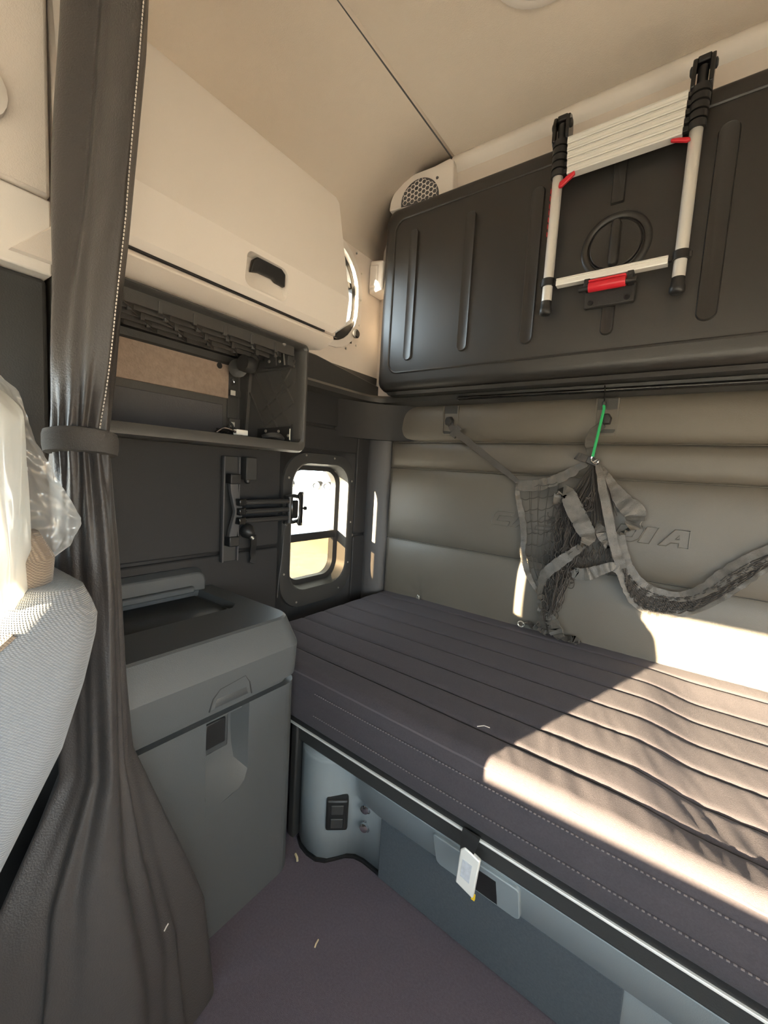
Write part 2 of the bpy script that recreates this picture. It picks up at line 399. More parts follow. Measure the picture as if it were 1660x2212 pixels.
# hook pockets in the top band
for hx in (-0.987, -0.297):
    g = MB(); o_ = rrect(hx-.042, hx+.042, 1.545, 1.688, (.012, .012, .002, .002), 3); i_ = rrect(hx-.036, hx+.036, 1.552, 1.688, (.010, .010, .002, .002), 3)
    g.loft([[(u, 1.879, v) for u, v in o_], [(u, 1.870, v) for u, v in o_], [(u, 1.870, v) for u, v in i_], [(u, 1.879, v) for u, v in i_]], caps=(False, False))
    g.build('hook_pocket_rim', VINYL, wall_rear)
    g = MB(); g.prism([(u, 1.876, v) for u, v in i_], [(u, 1.8745, v) for u, v in i_]); g.build('hook_pocket_plate', DARK, wall_rear)
# button tuft with its pale tag
g = MB(); g.prism([(-1.112, 1.874, .690), (-1.088, 1.870, .688), (-1.090, 1.868, .708), (-1.104, 1.870, .712)], [(-1.112, 1.866, .690), (-1.088, 1.862, .688), (-1.092, 1.862, .706), (-1.103, 1.864, .710)])
tg = g.build('tuft_tab', STEEL, wall_rear, bevel=.002); tg['label'] = 'small pale metal tab pulling the vinyl'

# soft corner post between the side and rear walls
cp = MB(); rings = []
for z in (0.45, 0.60, 0.75, 1.0, 1.3, 1.48, 1.535):
    q = 1.0 + (0.02 if z > 1.5 else 0)
    rings.append([(XL+.004, 1.845, z), (-1.468, 1.838, z), (-1.440, 1.838, z), (-1.405, 1.848, z), (-1.372, 1.866, z), (-1.352, 1.884, z), (-1.347, 1.898, z), (XL+.004, 1.898, z)])
cp.loft(rings); trim2 = tag(cp.build('trim_2', PILLAR, smooth=60), 'slate grey padded corner post between side window and rear wall', 'trim', kind='structure')
# flared moulding above the post
fm_ = MB(); rings = []
for k in range(11):
    t = k/10; q0 = Vector((XL+.016, 1.56)); q1 = Vector((XL+.03, 1.872)); q2 = Vector((-1.20, 1.890))
    p = q0*(1-t)**2 + q1*2*t*(1-t) + q2*t*t
    e = .012*math.sin(PI*t)
    rings.append([(p.x, p.y, 1.515), (p.x+e*.4, p.y-e*.4, 1.56), (p.x+e*.7, p.y-e*.7, 1.62), (p.x+e*1.5, p.y-e*1.5, 1.70), (XL+.012, 1.897, 1.70), (XL+.012, 1.897, 1.515)])
fm_.loft(rings); fm_.build('corner_moulding', WALLD, trim2, smooth=60)

# ceiling, cove and right/front shell
cl = MB(); cl.box(-1.11, XR, YF, 1.92, ZC, ZC+.04)
ceiling = tag(cl.build('ceiling', HEAD), 'beige fabric headliner over the sleeper', 'ceiling', kind='structure')
cv = MB(); prof = [(XL+.004, 2.45), (-1.470, 2.53), (-1.435, 2.62), (-1.375, 2.70), (-1.29, 2.765), (-1.19, 2.815), (-1.082, 2.843), (-1.060, 2.853)]
cv.loft([[(x, y, z) for x, z in prof] for y in (YF, 0.2, 1.0, 1.5, 1.905)], closed=False); cv.build('cove_panel', HEAD, ceiling, smooth=80, solid=.004)
g = MB(); g.tube([(-1.078, YF, 2.846), (-1.078, 1.0, 2.846), (-1.076, 1.4, 2.846), (-1.075, 1.89, 2.846)], 0.004, 6); g.build('headliner_seam', PILLAR, ceiling)
g = MB(); g.loft([[(x, 1.895, 2.775), (x, 1.868, 2.79), (x, 1.853, 2.815), (x, 1.850, 2.835), (x, 1.865, 2.856), (x, 1.895, 2.86)] for x in (-1.068, -1.06, 0.0, XR)])
tag(g.build('trim_3', BEIGE2, smooth=60), 'rounded beige moulding between headliner and rear wall', 'trim', kind='structure')
wr = MB()
panel_hole(wr, 0.60, 1.90, 0.0, ZC, rrect(1.30, 1.685, .752, 1.365, .1, 5), lambda u, v: (XR, u, v))
panel_hole(wr, YF, 0.60, 0.0, ZC, rrect(-0.92, 0.22, 0.92, 1.55, 0.08, 5), lambda u, v: (XR, u, v))
tag(wr.build('wall_right', BEIGE, solid=.02), 'beige passenger side wall of the cab', 'wall', kind='structure')
wf = MB(); panel_hole(wf, XL, XR, 0.0, ZC, rrect(-1.16, 0.96, 0.96, 1.44, 0.08, 5), lambda u, v: (u, YF, v))
tag(wf.build('wall_front', BEIGE, solid=.02), 'cab front with windscreen opening', 'wall', kind='structure')
g = MB(); rings = []
for x in (XL+.02, -1.0, -.4, .2, .7, XR-.02):
    h = .97 + .04*math.sin((x+1.2)*2.6)
    rings.append([(x, -1.18, .0), (x, -1.18, h-.02), (x, -1.10, h), (x, -.92, h-.01), (x, -.80, h-.12), (x, -.78, .5), (x, -.85, 0.0)])
g.loft(rings); tag(g.build('dashboard', DARK, smooth=50), 'dark dashboard under the windscreen', 'dashboard')

# ------------------------------------------------------------------ small lower window
win = thing('window_1', 'small rounded lower side window with dark flange beside the bunk', 'window', kind='structure')
outer = rrect(1.238, 1.738, .668, 1.418, .145, 8); inner = rrect(W1['y0'], W1['y1'], W1['z0'], W1['z1'], 0.105, 8)
i2 = rrect(W1['y0']-.012, W1['y1']+.012, W1['z0']-.012, W1['z1']+.012, 0.115, 8)
g = MB(); g.loft([[(XL+.004, *p) for p in outer], [(XL+.016, *p) for p in rrect(1.242, 1.734, .672, 1.414, .142, 8)], [(XL+.020, *p) for p in i2], [(XL+.014, *p) for p in inner],
                  [(XL-.030, *p) for p in rrect(1.312, 1.681, .760, 1.356, .10, 8)], [(XL-.075, *p) for p in rrect(1.316, 1.676, .765, 1.350, .095, 8)]], caps=(False, False))
wfr = g.build('window_flange', DARK, win, smooth=50)
gl_o = rrect(1.314, 1.678, .762, 1.352, .097, 8); gl_i = rrect(1.338, 1.655, .786, 1.330, .075, 8)
g = MB(); g.loft([[(XL-.045, *p) for p in gl_o], [(XL-.050, *p) for p in gl_i], [(XL-.085, *p) for p in gl_i], [(XL-.085, *p) for p in gl_o]], caps=(False, False)); g.build('sash', BLACK, win)
g = MB(); g.box(XL-.085, XL-.045, 1.330, 1.665, .978, 1.018); g.build('sash_bar', BLACK, win, bevel=.003)
g = MB(); g.box(XL-.071, XL-.067, 1.335, 1.658, 1.000, 1.335); g.build('pane', GLASS, win)
g = MB(); g.box(XL-.081, XL-.077, 1.335, 1.658, .782, .996); g.build('pane', TINT, win)
for y, z in ((1.372, 1.402), (1.565, 1.398), (1.272, 1.295), (1.706, 1.285), (1.264, 1.08), (1.712, 1.065), (1.262, .85), (1.706, .845), (1.345, .700), (1.640, .715)):
    screw(wfr, (XL+.018, y, z), (1, 0, 0))
# ------------------------------------------------------------------ upper window
win2 = thing('window_2', 'upper rounded side window half hidden by the overhead cabinet door', 'window', kind='structure')
o2 = rrect(1.205, 1.722, 1.935, 2.455, (.17, .22, .22, .17), 8)
h2b = rrect(1.255, 1.672, 1.985, 2.405, (.13, .18, .18, .13), 8)
g = MB(); g.loft([[(XL+.005, *p) for p in o2], [(XL+.012, *p) for p in o2], [(XL+.013, *p) for p in hole2], [(XL-.04, *p) for p in hole2]], caps=(False, False)); fl2 = g.build('window_flange', BEIGE2, win2, smooth=40)
g = MB(); g.loft([[(XL-.01, *p) for p in hole2], [(XL-.015, *p) for p in h2b], [(XL-.075, *p) for p in h2b], [(XL-.075, *p) for p in hole2]], caps=(False, False)); g.build('sash', BLACK, win2)
g = MB(); g.box(XL-.06, XL-.02, 1.25, 1.68, 2.262, 2.290); g.build('sash_bar', BLACK, win2, bevel=.003)
g = MB(); g.box(XL-.056, XL-.052, 1.25, 1.678, 1.98, 2.41); g.build('pane', GLASS, win2)
g = MB(); g.prism([(XL-.012, 1.50, 1.985), (XL-.012, 1.670, 1.985), (XL-.012, 1.672, 2.12)], [(XL+.004, 1.52, 1.985), (XL+.004, 1.668, 1.985), (XL+.004, 1.670, 2.10)]); g.build('latch_plate', BLACK, win2, bevel=.003)
g = MB(); g.lathe((XL+.004, 1.668, 2.035), (1, 0, 0), [(.010, 0), (.010, .015), (.020, .018), (.022, .030), (.016, .036), (.001, .036)], 12); g.build('latch_knob', BLACK, win2)
for y, z in ((1.705, 2.345), (1.708, 2.215), (1.708, 2.09), (1.690, 1.985), (1.615, 1.95), (1.66, 2.425)): screw(fl2, (XL+.013, y, z), (1, 0, 0), .005)

# door panes so the cab openings are glazed
for nm, x in (('window_3', XL), ('window_4', XR)):
    g = MB(); g.box(x-.003, x+.003, -.94, .24, .90, 1.57)
    tag(g.build(nm, GLASS), 'door window pane on the %s side of the cab' % ('driver' if x < 0 else 'passenger'), 'window', kind='structure')
g = MB(); g.box(-1.2, 1.0, YF-.02, YF-.012, .93, 1.47); tag(g.build('window_5', GLASS), 'windscreen glass above the dashboard', 'window', kind='structure')
g = MB(); g.box(XR-.003, XR+.003, 1.28, 1.71, .73, 1.39); tag(g.build('window_6', GLASS), 'small window pane on the passenger side wall', 'window', kind='structure')

# ================================================================== MATTRESS
MX0, MX1 = -1.342, XR-.02
SEAMS = [1.035, 1.142, 1.265, 1.392, 1.530, 1.662, 1.800]
def mat_h(x, y):
    """height of the mattress top"""
    z = 0.685 - 0.026*sstep(-.06, .10, x)*sstep(.9, 1.15, y)*(1-sstep(1.65, 1.88, y))
    z += 0.003*noise.noise((x*2.2, y*2.2, 0.3))
    near = min(abs(y-s) for s in SEAMS)
    z -= 0.006*math.exp(-(near/.006)**2)
    z += 0.0012*min(1, near/.04)
    # gathered wrinkles running off the front seam and across the lit part
    wv = noise.noise((x*24 + y*10, y*4.5 - x*2, 5.0)); wv2 = noise.noise((x*46 + y*18, y*9, 9.0))
    amp = (0.35 + 0.65*sstep(-.75, .0, x))*(0.35 + 0.65*(1-sstep(1.10, 1.45, y)))*min(1, near/.02)
    z += amp*(0.0036*(abs(wv)*-1.6+.5) + 0.0014*wv2)
    return z
ys = []
for a, b in zip([.962]+SEAMS, SEAMS+[1.880]):
    for t in (0, .05, .10, .18, .30, .42, .54, .66, .78, .88, .94): ys.append(lerp(a, b, t))
ys.append(1.880)
NX = 250
mt = MB(); rings = []
for i in range(NX+1):
    x = MX0 + (MX1-MX0)*i/NX
    e = min(1, (x-MX0)/.03); e = math.sqrt(max(0, 1-(1-e)**2))   # rounded left end
    sag = .006*math.sin(x*5)
    row = [(x, 1.884, .50)]
    for y in reversed(ys): row.append((x, y, lerp(.655, mat_h(x, y), e)))
    h = mat_h(x, .962)
    wr_ = 0.004*noise.noise((x*14, 2.0, 1.0))*sstep(-.9, -.3, x)
    for a in (15, 30, 45, 60, 75, 90):
        t = math.radians(a); row.append((x, .962-.034*math.sin(t)*e, lerp(.655, h-.036*(1-math.cos(t)), e)))
    for z in (.640, .628, .615, .602, .595, .585, .565, .545, .525, .512):
        row.append((x, .926 - (.006*math.sin((z-.51)/.14*PI) + wr_*(z-.50)/.15)*e + (.003 if abs(z-.602) < .004 else 0), z))
    row += [(x, .936, .500), (x, .955, .494), (x, 1.2, .492), (x, 1.884, .492)]
    rings.append([(a, b - .030*(a+1.0)*sstep(1.3, .95, b), c) for a, b, c in row])
mt.loft(rings)
mattress = thing('mattress', 'purple grey quilted mattress on the lower bunk', 'mattress')
mb_ = mt.build('mattress_body', BEDF, mattress, smooth=60)
for s in SEAMS:
    g = MB(); g.tube([(MX0+.02+(MX1-MX0-.03)*k/70, s-.030*(MX0+1.02+(MX1-MX0-.03)*k/70)*sstep(1.3, .95, s), mat_h(MX0+.02+(MX1-MX0-.03)*k/70, s)+.0005) for k in range(71)], .0026, 5); g.build('quilt_seam', SEAM, mattress)
g = MB(); g.tube([(MX0+.02+(MX1-MX0-.03)*k/70, .934-.030*(MX0+1.02+(MX1-MX0-.03)*k/70), mat_h(MX0+.02+(MX1-MX0-.03)*k/70, .962)-.022) for k in range(71)], .0042, 6); g.build('edge_piping', PIPE, mattress)
for zz, yy in ((.632, .9185), (.560, .9165)):
    g = MB(); x = MX0+.45
    while x < .85:
        yq = yy - .030*(x+1.0); g.box(x, x+.005, yq-.003, yq, zz-.0007, zz+.0007); x += .0095
    o = g.build('stitch_row', THREADM, mattress, smooth=0); o['kind'] = 'stuff'
settle(mattress, (-.3, 1.4, .49))

# ================================================================== BUNK BASE
base = thing('lower_bunk', 'blue grey lower bunk box with a pale metal edge under the mattress', 'bunk')
plan = [(-1.035, 1.035), (-1.015, .995), (-.985, .980), (-.945, .974), (-.905, .978), (-.875, .996), (-.855, 1.024), (-.835, 1.055), (-.81, 1.074), (-.775, 1.082), (-.70, 1.082), (XR-.01, 1.082)]
g = MB()
sec = [(0.0, .0, 0), (0.215, .010, 0), (.230, .016, 1), (.238, .034, 1), (.356, .074, 1), (.370, .084, 1)]   # z, forward lean, applies to flange
def leanf(x): return sstep(-.84, -.74, x)
g.loft([[(x, y - off*leanf(x), z) for x, y in plan] for z, off, k in sec], closed=False)
top = [(x, y - .084*leanf(x), .370) for x, y in plan]; g.loft([top, [(x, max(y, 1.10), .376) for x, y, z in top]], closed=False)
g.build('base_panel', BASE, base, smooth=50, solid=.004)
g = MB(); g.box(-.698, .0, 1.058, 1.084, .012, .224); g.build('carpet_insert', CARPETP, base, bevel=.003)
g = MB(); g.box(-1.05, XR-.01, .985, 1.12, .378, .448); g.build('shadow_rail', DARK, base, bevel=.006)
g = MB(); g.box(-1.05, XR-.01, .955, 1.884, .450, .492); g.build('platform', BLACK, base, bevel=.003)
g = MB(); g.box(-1.048, XR-.01, .949, .957, .4575, .4640); g.build('metal_edge', ALU2, base, bevel=.0015)
g = MB(); g.box(-1.062, -1.030, .975, 1.06, .0, .445); g.build('end_post', DARK, base, bevel=.006)
g = MB(); g.loft([[(x, y-.010, z) for x, y in plan[1:]] for z in (.0005, .011)] + [[(x, y+.004, .011) for x, y in plan[1:]]], closed=False); g.build('toe_gap_shade', BLACK, base, solid=.002)  # black strip stands for the shade in the gap at the floor
# socket block facing into the aisle
R1 = Matrix.Translation((-.852, 1.012, .185)) @ Matrix.Rotation(math.radians(42), 4, 'Z')
sk = MB().box(-.038, .038, -.016, .02, -.056, .056, R1).build('socket_block', BLACK, base, bevel=.008)
for dz in (.024, -.024):
    MB().box(-.022, .022, -.021, -.014, dz-.017, dz+.017, R1).build('socket_cover', DARK, sk, bevel=.003)
for dz in (.215, .148):
    kn = MB().lathe((-.772, 1.078, dz), (.25, -1, .05), [(.012, 0), (.012, .004), (.007, .005), (.007, .014), (.015, .017), (.015, .026), (.008, .029), (.001, .029)], 12).build('turn_latch', CHROME, base)
    MB().tube([(-.772+.017*math.cos(a), 1.072, dz-.012+.013*math.sin(a)) for a in [k*PI/5 for k in range(-5, 6)]], .0025, 6).build('latch_ring', CHROME, kn)
pp = rrect(-.478, -.232, .232, .352, (.018, .018, .010, .010), 4)
g = MB(); g.prism([(u, 1.06-(v-.23)*.33, v) for u, v in pp], [(u, 1.036-(v-.23)*.33, v) for u, v in pp]); g.build('latch_plate', BASE, base, bevel=.003)
g = MB(); g.prism([(-.392, 1.034, .240), (-.292, 1.034, .240), (-.292, 1.006, .330), (-.392, 1.006, .330)], [(-.392, 1.031, .240), (-.292, 1.031, .240), (-.292, 1.003, .330), (-.392, 1.003, .330)]); g.build('latch_slot', BLACK, base)
for o in list(base.children):      # the front runs very slightly out of square with the rear wall
    for mv in o.data.vertices: mv.co.y -= .030*(mv.co.x+1.0)
    for o2_ in o.children:
        for mv in o2_.data.vertices: mv.co.y -= .030*(mv.co.x+1.0)
settle(base, (-.3, 1.1, 0))
# pull tab hanging from the platform edge
lt = thing('pull_latch', 'pale metal pull tab on a black strap hanging from the bunk edge', 'latch')
g = MB(); g.ribbon([(-.345, .9475, .474), (-.345, .945, .473), (-.347, .941, .458), (-.350, .939, .430), (-.352, .938, .405)], [.046, .046, .044, .036, .030], (1, 0, 0), .004); g.build('strap', BLACK, lt)
q = [(-.338, .432), (-.314, .424), (-.324, .318), (-.372, .332), (-.366, .425), (-.355, .436)]
g = MB(); g.prism([(u, .946, v) for u, v in q], [(u, .934, v) for u, v in q]); pt = g.build('pull_tab', ALU2, lt, bevel=.003)
q2 = [(-.332, .402), (-.336, .352), (-.360, .358), (-.357, .405)]
g = MB(); g.prism([(u, .9338, v) for u, v in q2], [(u, .9330, v) for u, v in q2]); g.build('label', LABELP, pt)
g = MB(); g.box(-.330, -.321, .940, .946, .309, .322); g.build('yellow_tip', YELLOW, pt)
for o in list(lt.children):
    for mv in o.data.vertices: mv.co.y -= .021
    for o2_ in o.children:
        for mv in o2_.data.vertices: mv.co.y -= .021
settle(lt, (-.345, .92, .31))

# ================================================================== STORAGE CABINET (left)
cab = thing('storage_cabinet', 'grey green plastic storage cabinet with lift lid beside the curtain', 'cabinet')
CY0, CY1, CXF = 0.372, 0.915, -0.965
def cab_plan(inset=0.0, r=.055):
    pts = [(XL+.02, CY0), (CXF-inset, CY0)]
    cx, cy = CXF-inset-r, CY1-r-inset*.5
    for k in range(7):
        a = k/6*PI/2; pts.append((cx + r*math.cos(a), cy + r*math.sin(a)))
    pts.append((XL+.02, CY1-inset*.5)); return pts
# body: front face with a scooped recess
RY0, RY1, RZ0, RZ1 = .588, .722, .395, .660
g = MB()
front_hole = [(RY0, .388), (RY1-.030, .408), (RY1-.010, .425), (RY1, .455), (RY1, RZ1), (RY0, RZ1)]
yl = CY1-.055
for (a, b, c_, d_) in ((CY0, RY0, 0.0, RZ1), (RY1, yl, 0.0, RZ1)):
    g.add([(CXF, a, c_), (CXF, b, c_), (CXF, b, d_), (CXF, a, d_)], [(0,1,2,3)])
low = [(CXF, RY0, 0), (CXF, RY1, 0), (CXF, RY1, .455), (CXF, RY1-.010, .425), (CXF, RY1-.030, .408), (CXF, RY0, .388)]
g.add(low, [(0,1,2,3,4,5)])
rest = [(CXF, yl)] + cab_plan()[2:] + [(XL+.02, CY0), (CXF, CY0)]
for (p, q) in zip(rest, rest[1:]):
    g.add([(*p, 0), (*q, 0), (*q, RZ1), (*p, RZ1)], [(0,1,2,3)])
g.add([(*p, RZ1) for p in cab_plan()], [tuple(range(len(cab_plan())))])
# recess lining: deep at the top, running out to nothing below
deep = lambda z: CXF - .055*sstep(.40, .56, z)
left = [(RY0, z) for z in (.388, .43, .48, .53, .58, .660)]; right = [(RY1-.030, .408), (RY1-.010, .425), (RY1, .455), (RY1, .53), (RY1, .58), (RY1, .660)]
inl = [(RY0+.006, z) for y, z in left]; inr = [(RY1-.050, .4055), (RY1-.034, .44), (RY1-.026, .49), (RY1-.024, .53), (RY1-.024, .58), (RY1-.024, .660)]
g.loft([[(CXF, *p) for p in left], [(deep(p[1]), *p) for p in inl], [(deep(p[1]), *p) for p in inr], [(CXF, *p) for p in right]], closed=False)
body = g.build('body', BOX, cab, smooth=35)
g = MB(); g.box(-1.022, -1.012, .598, .686, .526, .638); fr_ = g.build('latch_frame', BOXD, body, bevel=.004)
g = MB(); g.box(-1.014, -1.006, .612, .674, .546, .622); g.build('latch_button', BLACK, fr_, bevel=.004)
# lid: slightly proud, crowned, with sloping upper face
lid = MB()
def lid_ring(off, z, r=.055, rise=0.0):
    out = []
    for k, (x, y) in enumerate(cab_plan(off, r)): out.append((x, y, z))
    return out
lid.loft([lid_ring(.022, .640), lid_ring(.022, .684), lid_ring(-.004, .686), lid_ring(-.006, .700), lid_ring(-.010, .785), lid_ring(-.008, .792), lid_ring(.022, .856), lid_ring(.028, .867), lid_ring(.036, .872)], caps=(False, False))
# top with a sunken tray
ty0, ty1, tx0, tx1 = .40, .832, -1.43, -1.175
lp = [(XL+.02, CY0), (CXF-.036, CY0), (CXF-.036, .845), (CXF-.06, .89), (XL+.02, .898)]
hole = [(tx0, ty0), (tx1-.02, ty0), (tx1, ty0+.02), (tx1, ty1-.03), (tx1-.03, ty1), (tx0, ty1)]
rim = lid_ring(.036, .872); kx, ky = CXF-.036-.055, CY1-.055-.018
panel_hole(lid, XL+.02, kx, CY0, ky, hole, lambda u, v: (u, v, .872))
lid.add([(kx, CY0, .872), rim[1], rim[2], (kx, ky, .872)], [(0,1,2,3)])
lid.add([(kx, ky, .872), rim[8], rim[9], (XL+.02, ky, .872)], [(0,1,2,3)])
for p, q in zip(rim[2:8], rim[3:9]): lid.add([(kx, ky, .872), p, q], [(0,1,2)])
lid.loft([[(*p, .872) for p in hole], [(p[0]*.99-.012, lerp(p[1], .63, .03), .850) for p in hole]], caps=(False, True))
lido = lid.build('lid', BOX, cab, smooth=17)
g = MB(); g.add([(-1.425, ty0+.01, .852), (tx1-.02, ty0+.01, .852), (tx1-.02, ty1-.02, .852), (-1.425, ty1-.02, .852)], [(0,1,2,3)]); g.build('tray_mat', BOXD, lido, solid=.002)
sc = [(.592, .690), (.602, .722), (.622, .742), (.700, .752), (.716, .728), (.724, .690)]
g = MB(); q = [(CXF+.0065, *p) for p in sc]; q2_ = [(CXF+.004, lerp(p[0], .66, .06), lerp(p[1], .71, .08)) for p in sc]
g.prism([(CXF-.01, *p) for p in sc], q, True); g.build('lid_grip', BOX, lido, bevel=.002)
g = MB(); g.tube([(CXF+.0066, *p) for p in sc], .0022, 6); g.build('grip_edge', DARK, lido)
g = MB(); g.prism([(CXF+.0065, .606, .694), (CXF+.0065, .712, .694), (CXF+.0065, .706, .716), (CXF+.0065, .614, .718)], [(CXF+.0085, .610, .697), (CXF+.0085, .708, .697), (CXF+.0085, .703, .713), (CXF+.0085, .617, .715)]); g.build('grip_lip', BOXD, lido)
# raised back moulding against the wall
g = MB(); g.prism([(XL+.022, *p) for p in rrect(.40, .862, .872, .955, (.005, .005, .04, .04), 4)], [(-1.418, *p) for p in rrect(.41, .85, .872, .940, (.005, .005, .035, .035), 4)]); g.build('back_moulding', BOX, cab, bevel=.008)
g = MB(); g.box(XL+.022, -1.40, .40, .80, .872, .895); g.build('back_step', BOX, cab, bevel=.006)
settle(cab, (-1.2, .64, 0))

# ================================================================== OVERHEAD CABINET
oh = thing('overhead_cabinet', 'beige overhead cabinet with a flip-up door and black finger grip', 'cabinet')
OY0, OY1 = 0.322, 1.182
fp = [(-1.100, 1.832), (-1.084, 1.850), (-1.070, 1.965), (-1.074, 1.985), (-1.128, 2.300), (-1.140, 2.322)]   # door face profile x,z
def door_edge(z): return OY1 - .018*sstep(2.2, 2.33, z) - .020*(1-sstep(1.83, 1.88, z)) 
g = MB()
hn = rrect(.752, .905, 1.856, 1.948, (.022, .022, .030, .018), 5)
def low_face(u, v):
    t = (v-1.850)/.115; return (lerp(-1.084, -1.070, t), u, v)
panel_hole(g, OY0, OY1-.03, 1.850, 1.965, hn, low_face)
g.add([low_face(OY1-.03, 1.85), low_face(OY1, 1.875), low_face(OY1, 1.965), low_face(OY1-.03, 1.965)], [(0,1,2,3)])
g.loft([[(x, OY0, z) for x, z in fp[2:]], [(x, OY1-.02*sstep(2.25, 2.33, z), z) for x, z in fp[2:]]], closed=False)
g.add([(-1.100, OY0, 1.832), (-1.100, OY1-.05, 1.832), (-1.084, OY1-.03, 1.85), (-1.084, OY0, 1.85)], [(0,1,2,3)])
# thickness at the end and top of the door
endp = [low_face(OY1-.03, 1.85), low_face(OY1, 1.875), low_face(OY1, 1.965)] + [(x, OY1-.02*sstep(2.25, 2.33, z), z) for x, z in fp[2:]]
g.loft([endp, [(p[0]-.03, p[1]-.002, p[2]) for p in endp]], closed=False)
# scoop behind the finger grip
g.loft([[low_face(*p) for p in hn], [(low_face(*p)[0]-.028*sstep(1.855, 1.93, p[1])-.004, lerp(p[0], .828, .10), lerp(p[1], 1.905, .08)) for p in hn]], caps=(False, True))
door = g.build('door', BEIGE2, oh, smooth=35)
hb = [(.772, 1.898), (.776, 1.932), (.790, 1.944), (.878, 1.946), (.894, 1.936), (.897, 1.900), (.862, 1.902), (.850, 1.908), (.800, 1.906)]
g = MB(); g.prism([(low_face(*p)[0]-.018, *p) for p in hb], [(low_face(*p)[0]-.004, *p) for p in hb]); g.build('finger_grip', BLACK, door, bevel=.003)
# carcass
cc = [(XL+.01, 1.800), (-1.120, 1.836), (-1.118, 1.965), (-1.150, 2.305), (-1.20, 2.345), (XL+.01, 2.42)]
g = MB(); g.prism([(x, OY0, z) for x, z in cc], [(x, OY1-.01, z) for x, z in cc]); g.build('carcass', BEIGE, oh, bevel=.004)
# underside lip below the door
lp_ = [(-1.102, 1.826), (-1.098, 1.814), (-1.130, 1.792), (-1.165, 1.783), (-1.30, 1.80), (-1.30, 1.828)]
g = MB(); g.prism([(x, OY0, z) for x, z in lp_], [(x, OY1-.04, z) for x, z in lp_]); g.build('bottom_lip', BEIGE, oh, bevel=.003)
g = MB(); g.box(-1.104, -1.096, OY0, OY1-.09, 1.826, 1.831); g.build('door_gap_shade', BLACK, oh)  # black strip draws the dark slit below the door as shade
settle(oh, (-1.3, .75, 1.79))

# ================================================================== OPEN CUBBY
cu = thing('open_cubby', 'empty dark open cubby with ribbed lining under the overhead cabinet', 'cubby')
KY0, KY1, KZ0, KZ1, KX = .322, 1.074, 1.398, 1.781, -1.150
o1 = rrect(KY0, KY1, KZ0, KZ1, (.004, .028, .020, .004), 5); i1 = rrect(KY0+.010, KY1-.020, KZ0+.036, KZ1-.014, (.004, .016, .012, .004), 5)
o0 = rrect(KY0, KY1-.004, KZ0+.004, KZ1, (.004, .028, .020, .004), 5)
g = MB(); g.loft([[(KX-.05, *p) for p in o1], [(KX-.012, *p) for p in o1], [(KX, *p) for p in rrect(KY0, KY1-.004, KZ0+.006, KZ1-.004, (.004, .026, .018, .004), 5)],
                  [(KX+.002, *p) for p in rrect(KY0+.006, KY1-.012, KZ0+.022, KZ1-.008, (.004, .020, .014, .004), 5)], [(KX-.006, *p) for p in i1], [(KX-.05, *p) for p in i1]], caps=(False, False))
g.build('front_rim', CUBBY, cu, smooth=45)
g = MB()
g.box(XL+.02, KX-.045, KY0, KY1-.008, KZ0+.006, KZ0+.034)            # floor
g.box(XL+.02, KX-.045, KY0, KY1-.008, KZ1-.012, KZ1-.002)            # roof
g.box(XL+.018, XL+.026, KY0, KY1-.01, KZ0+.02, KZ1-.01)              # back
g.prism([(KX-.045, 1.054, KZ0+.03), (KX-.045, 1.068, KZ0+.03), (XL+.02, 1.02, KZ0+.03), (XL+.02, 1.000, KZ0+.03)], [(KX-.045, 1.054, KZ1-.01), (KX-.045, 1.068, KZ1-.01), (XL+.02, 1.02, KZ1-.01), (XL+.02, 1.000, KZ1-.01)])
shell = g.build('shell', CUBBY, cu, smooth=0)
# roof lattice: four long slats and staggered cross ribs
sx = [-1.185, -1.235, -1.288, -1.342, -1.395]
for i, x in enumerate(sx):
    MB().box(x-.003, x+.003, KY0+.01, 1.03, KZ1-.046, KZ1-.010).build('roof_slat', CUBBY, shell, smooth=0)
for i in range(4):
    y = KY0 + .05 + (.04 if i % 2 else 0)
    while y < 1.0:
        a, b = sx[i], sx[i+1]
        MB().prism([(a, y, KZ1-.046), (a, y+.006, KZ1-.046), (b, y+.056, KZ1-.046), (b, y+.050, KZ1-.046)], [(a, y, KZ1-.01), (a, y+.006, KZ1-.01), (b, y+.056, KZ1-.01), (b, y+.050, KZ1-.01)]).build('roof_rib', CUBBY, shell, smooth=0)
        MB().box(a-.006, a+.006, y-.004, y+.008, KZ1-.052, KZ1-.02).build('rib_boss', CUBBY, shell, bevel=.002)
        y += .096
# side wall with diagonal ribs
def sidep(t, z, off): x = lerp(KX-.045, XL+.03, t); return Vector((x, lerp(1.054, 1.000, t) - off, z))
def rib(t0, z0, t1, z1, w=.004, h=.007):
    a = sidep(t0, z0, 0); b = sidep(t1, z1, 0); d = (b-a).normalized(); n = Vector((.17, -.98, 0)); s_ = d.cross(n).normalized()*w
    MB().prism([a-s_, a+s_, b+s_, b-s_], [a-s_*.6+n*h, a+s_*.6+n*h, b+s_*.6+n*h, b-s_*.6+n*h]).build('side_rib', CUBBY, shell, smooth=0)
zl, zh = KZ0+.06, KZ1-.09
for k in range(4): rib(.02 + .0*k, zl+.045+k*.075, .62-.02*k if k < 3 else .35, min(zh+.0, zl+.045+k*.075)-.10 + (.0), )
for k in range(3): rib(.05+.22*k, zl+.02, .52+.20*k if k < 2 else .80, zl+.02+.21 if k < 2 else zl+.16)
rib(.02, zl+.12, .36, zl+.265)
rib(.02, KZ1-.075, .80, KZ1-.085, .006, .010); rib(.80, KZ1-.085, .86, KZ0+.07, .007, .012)
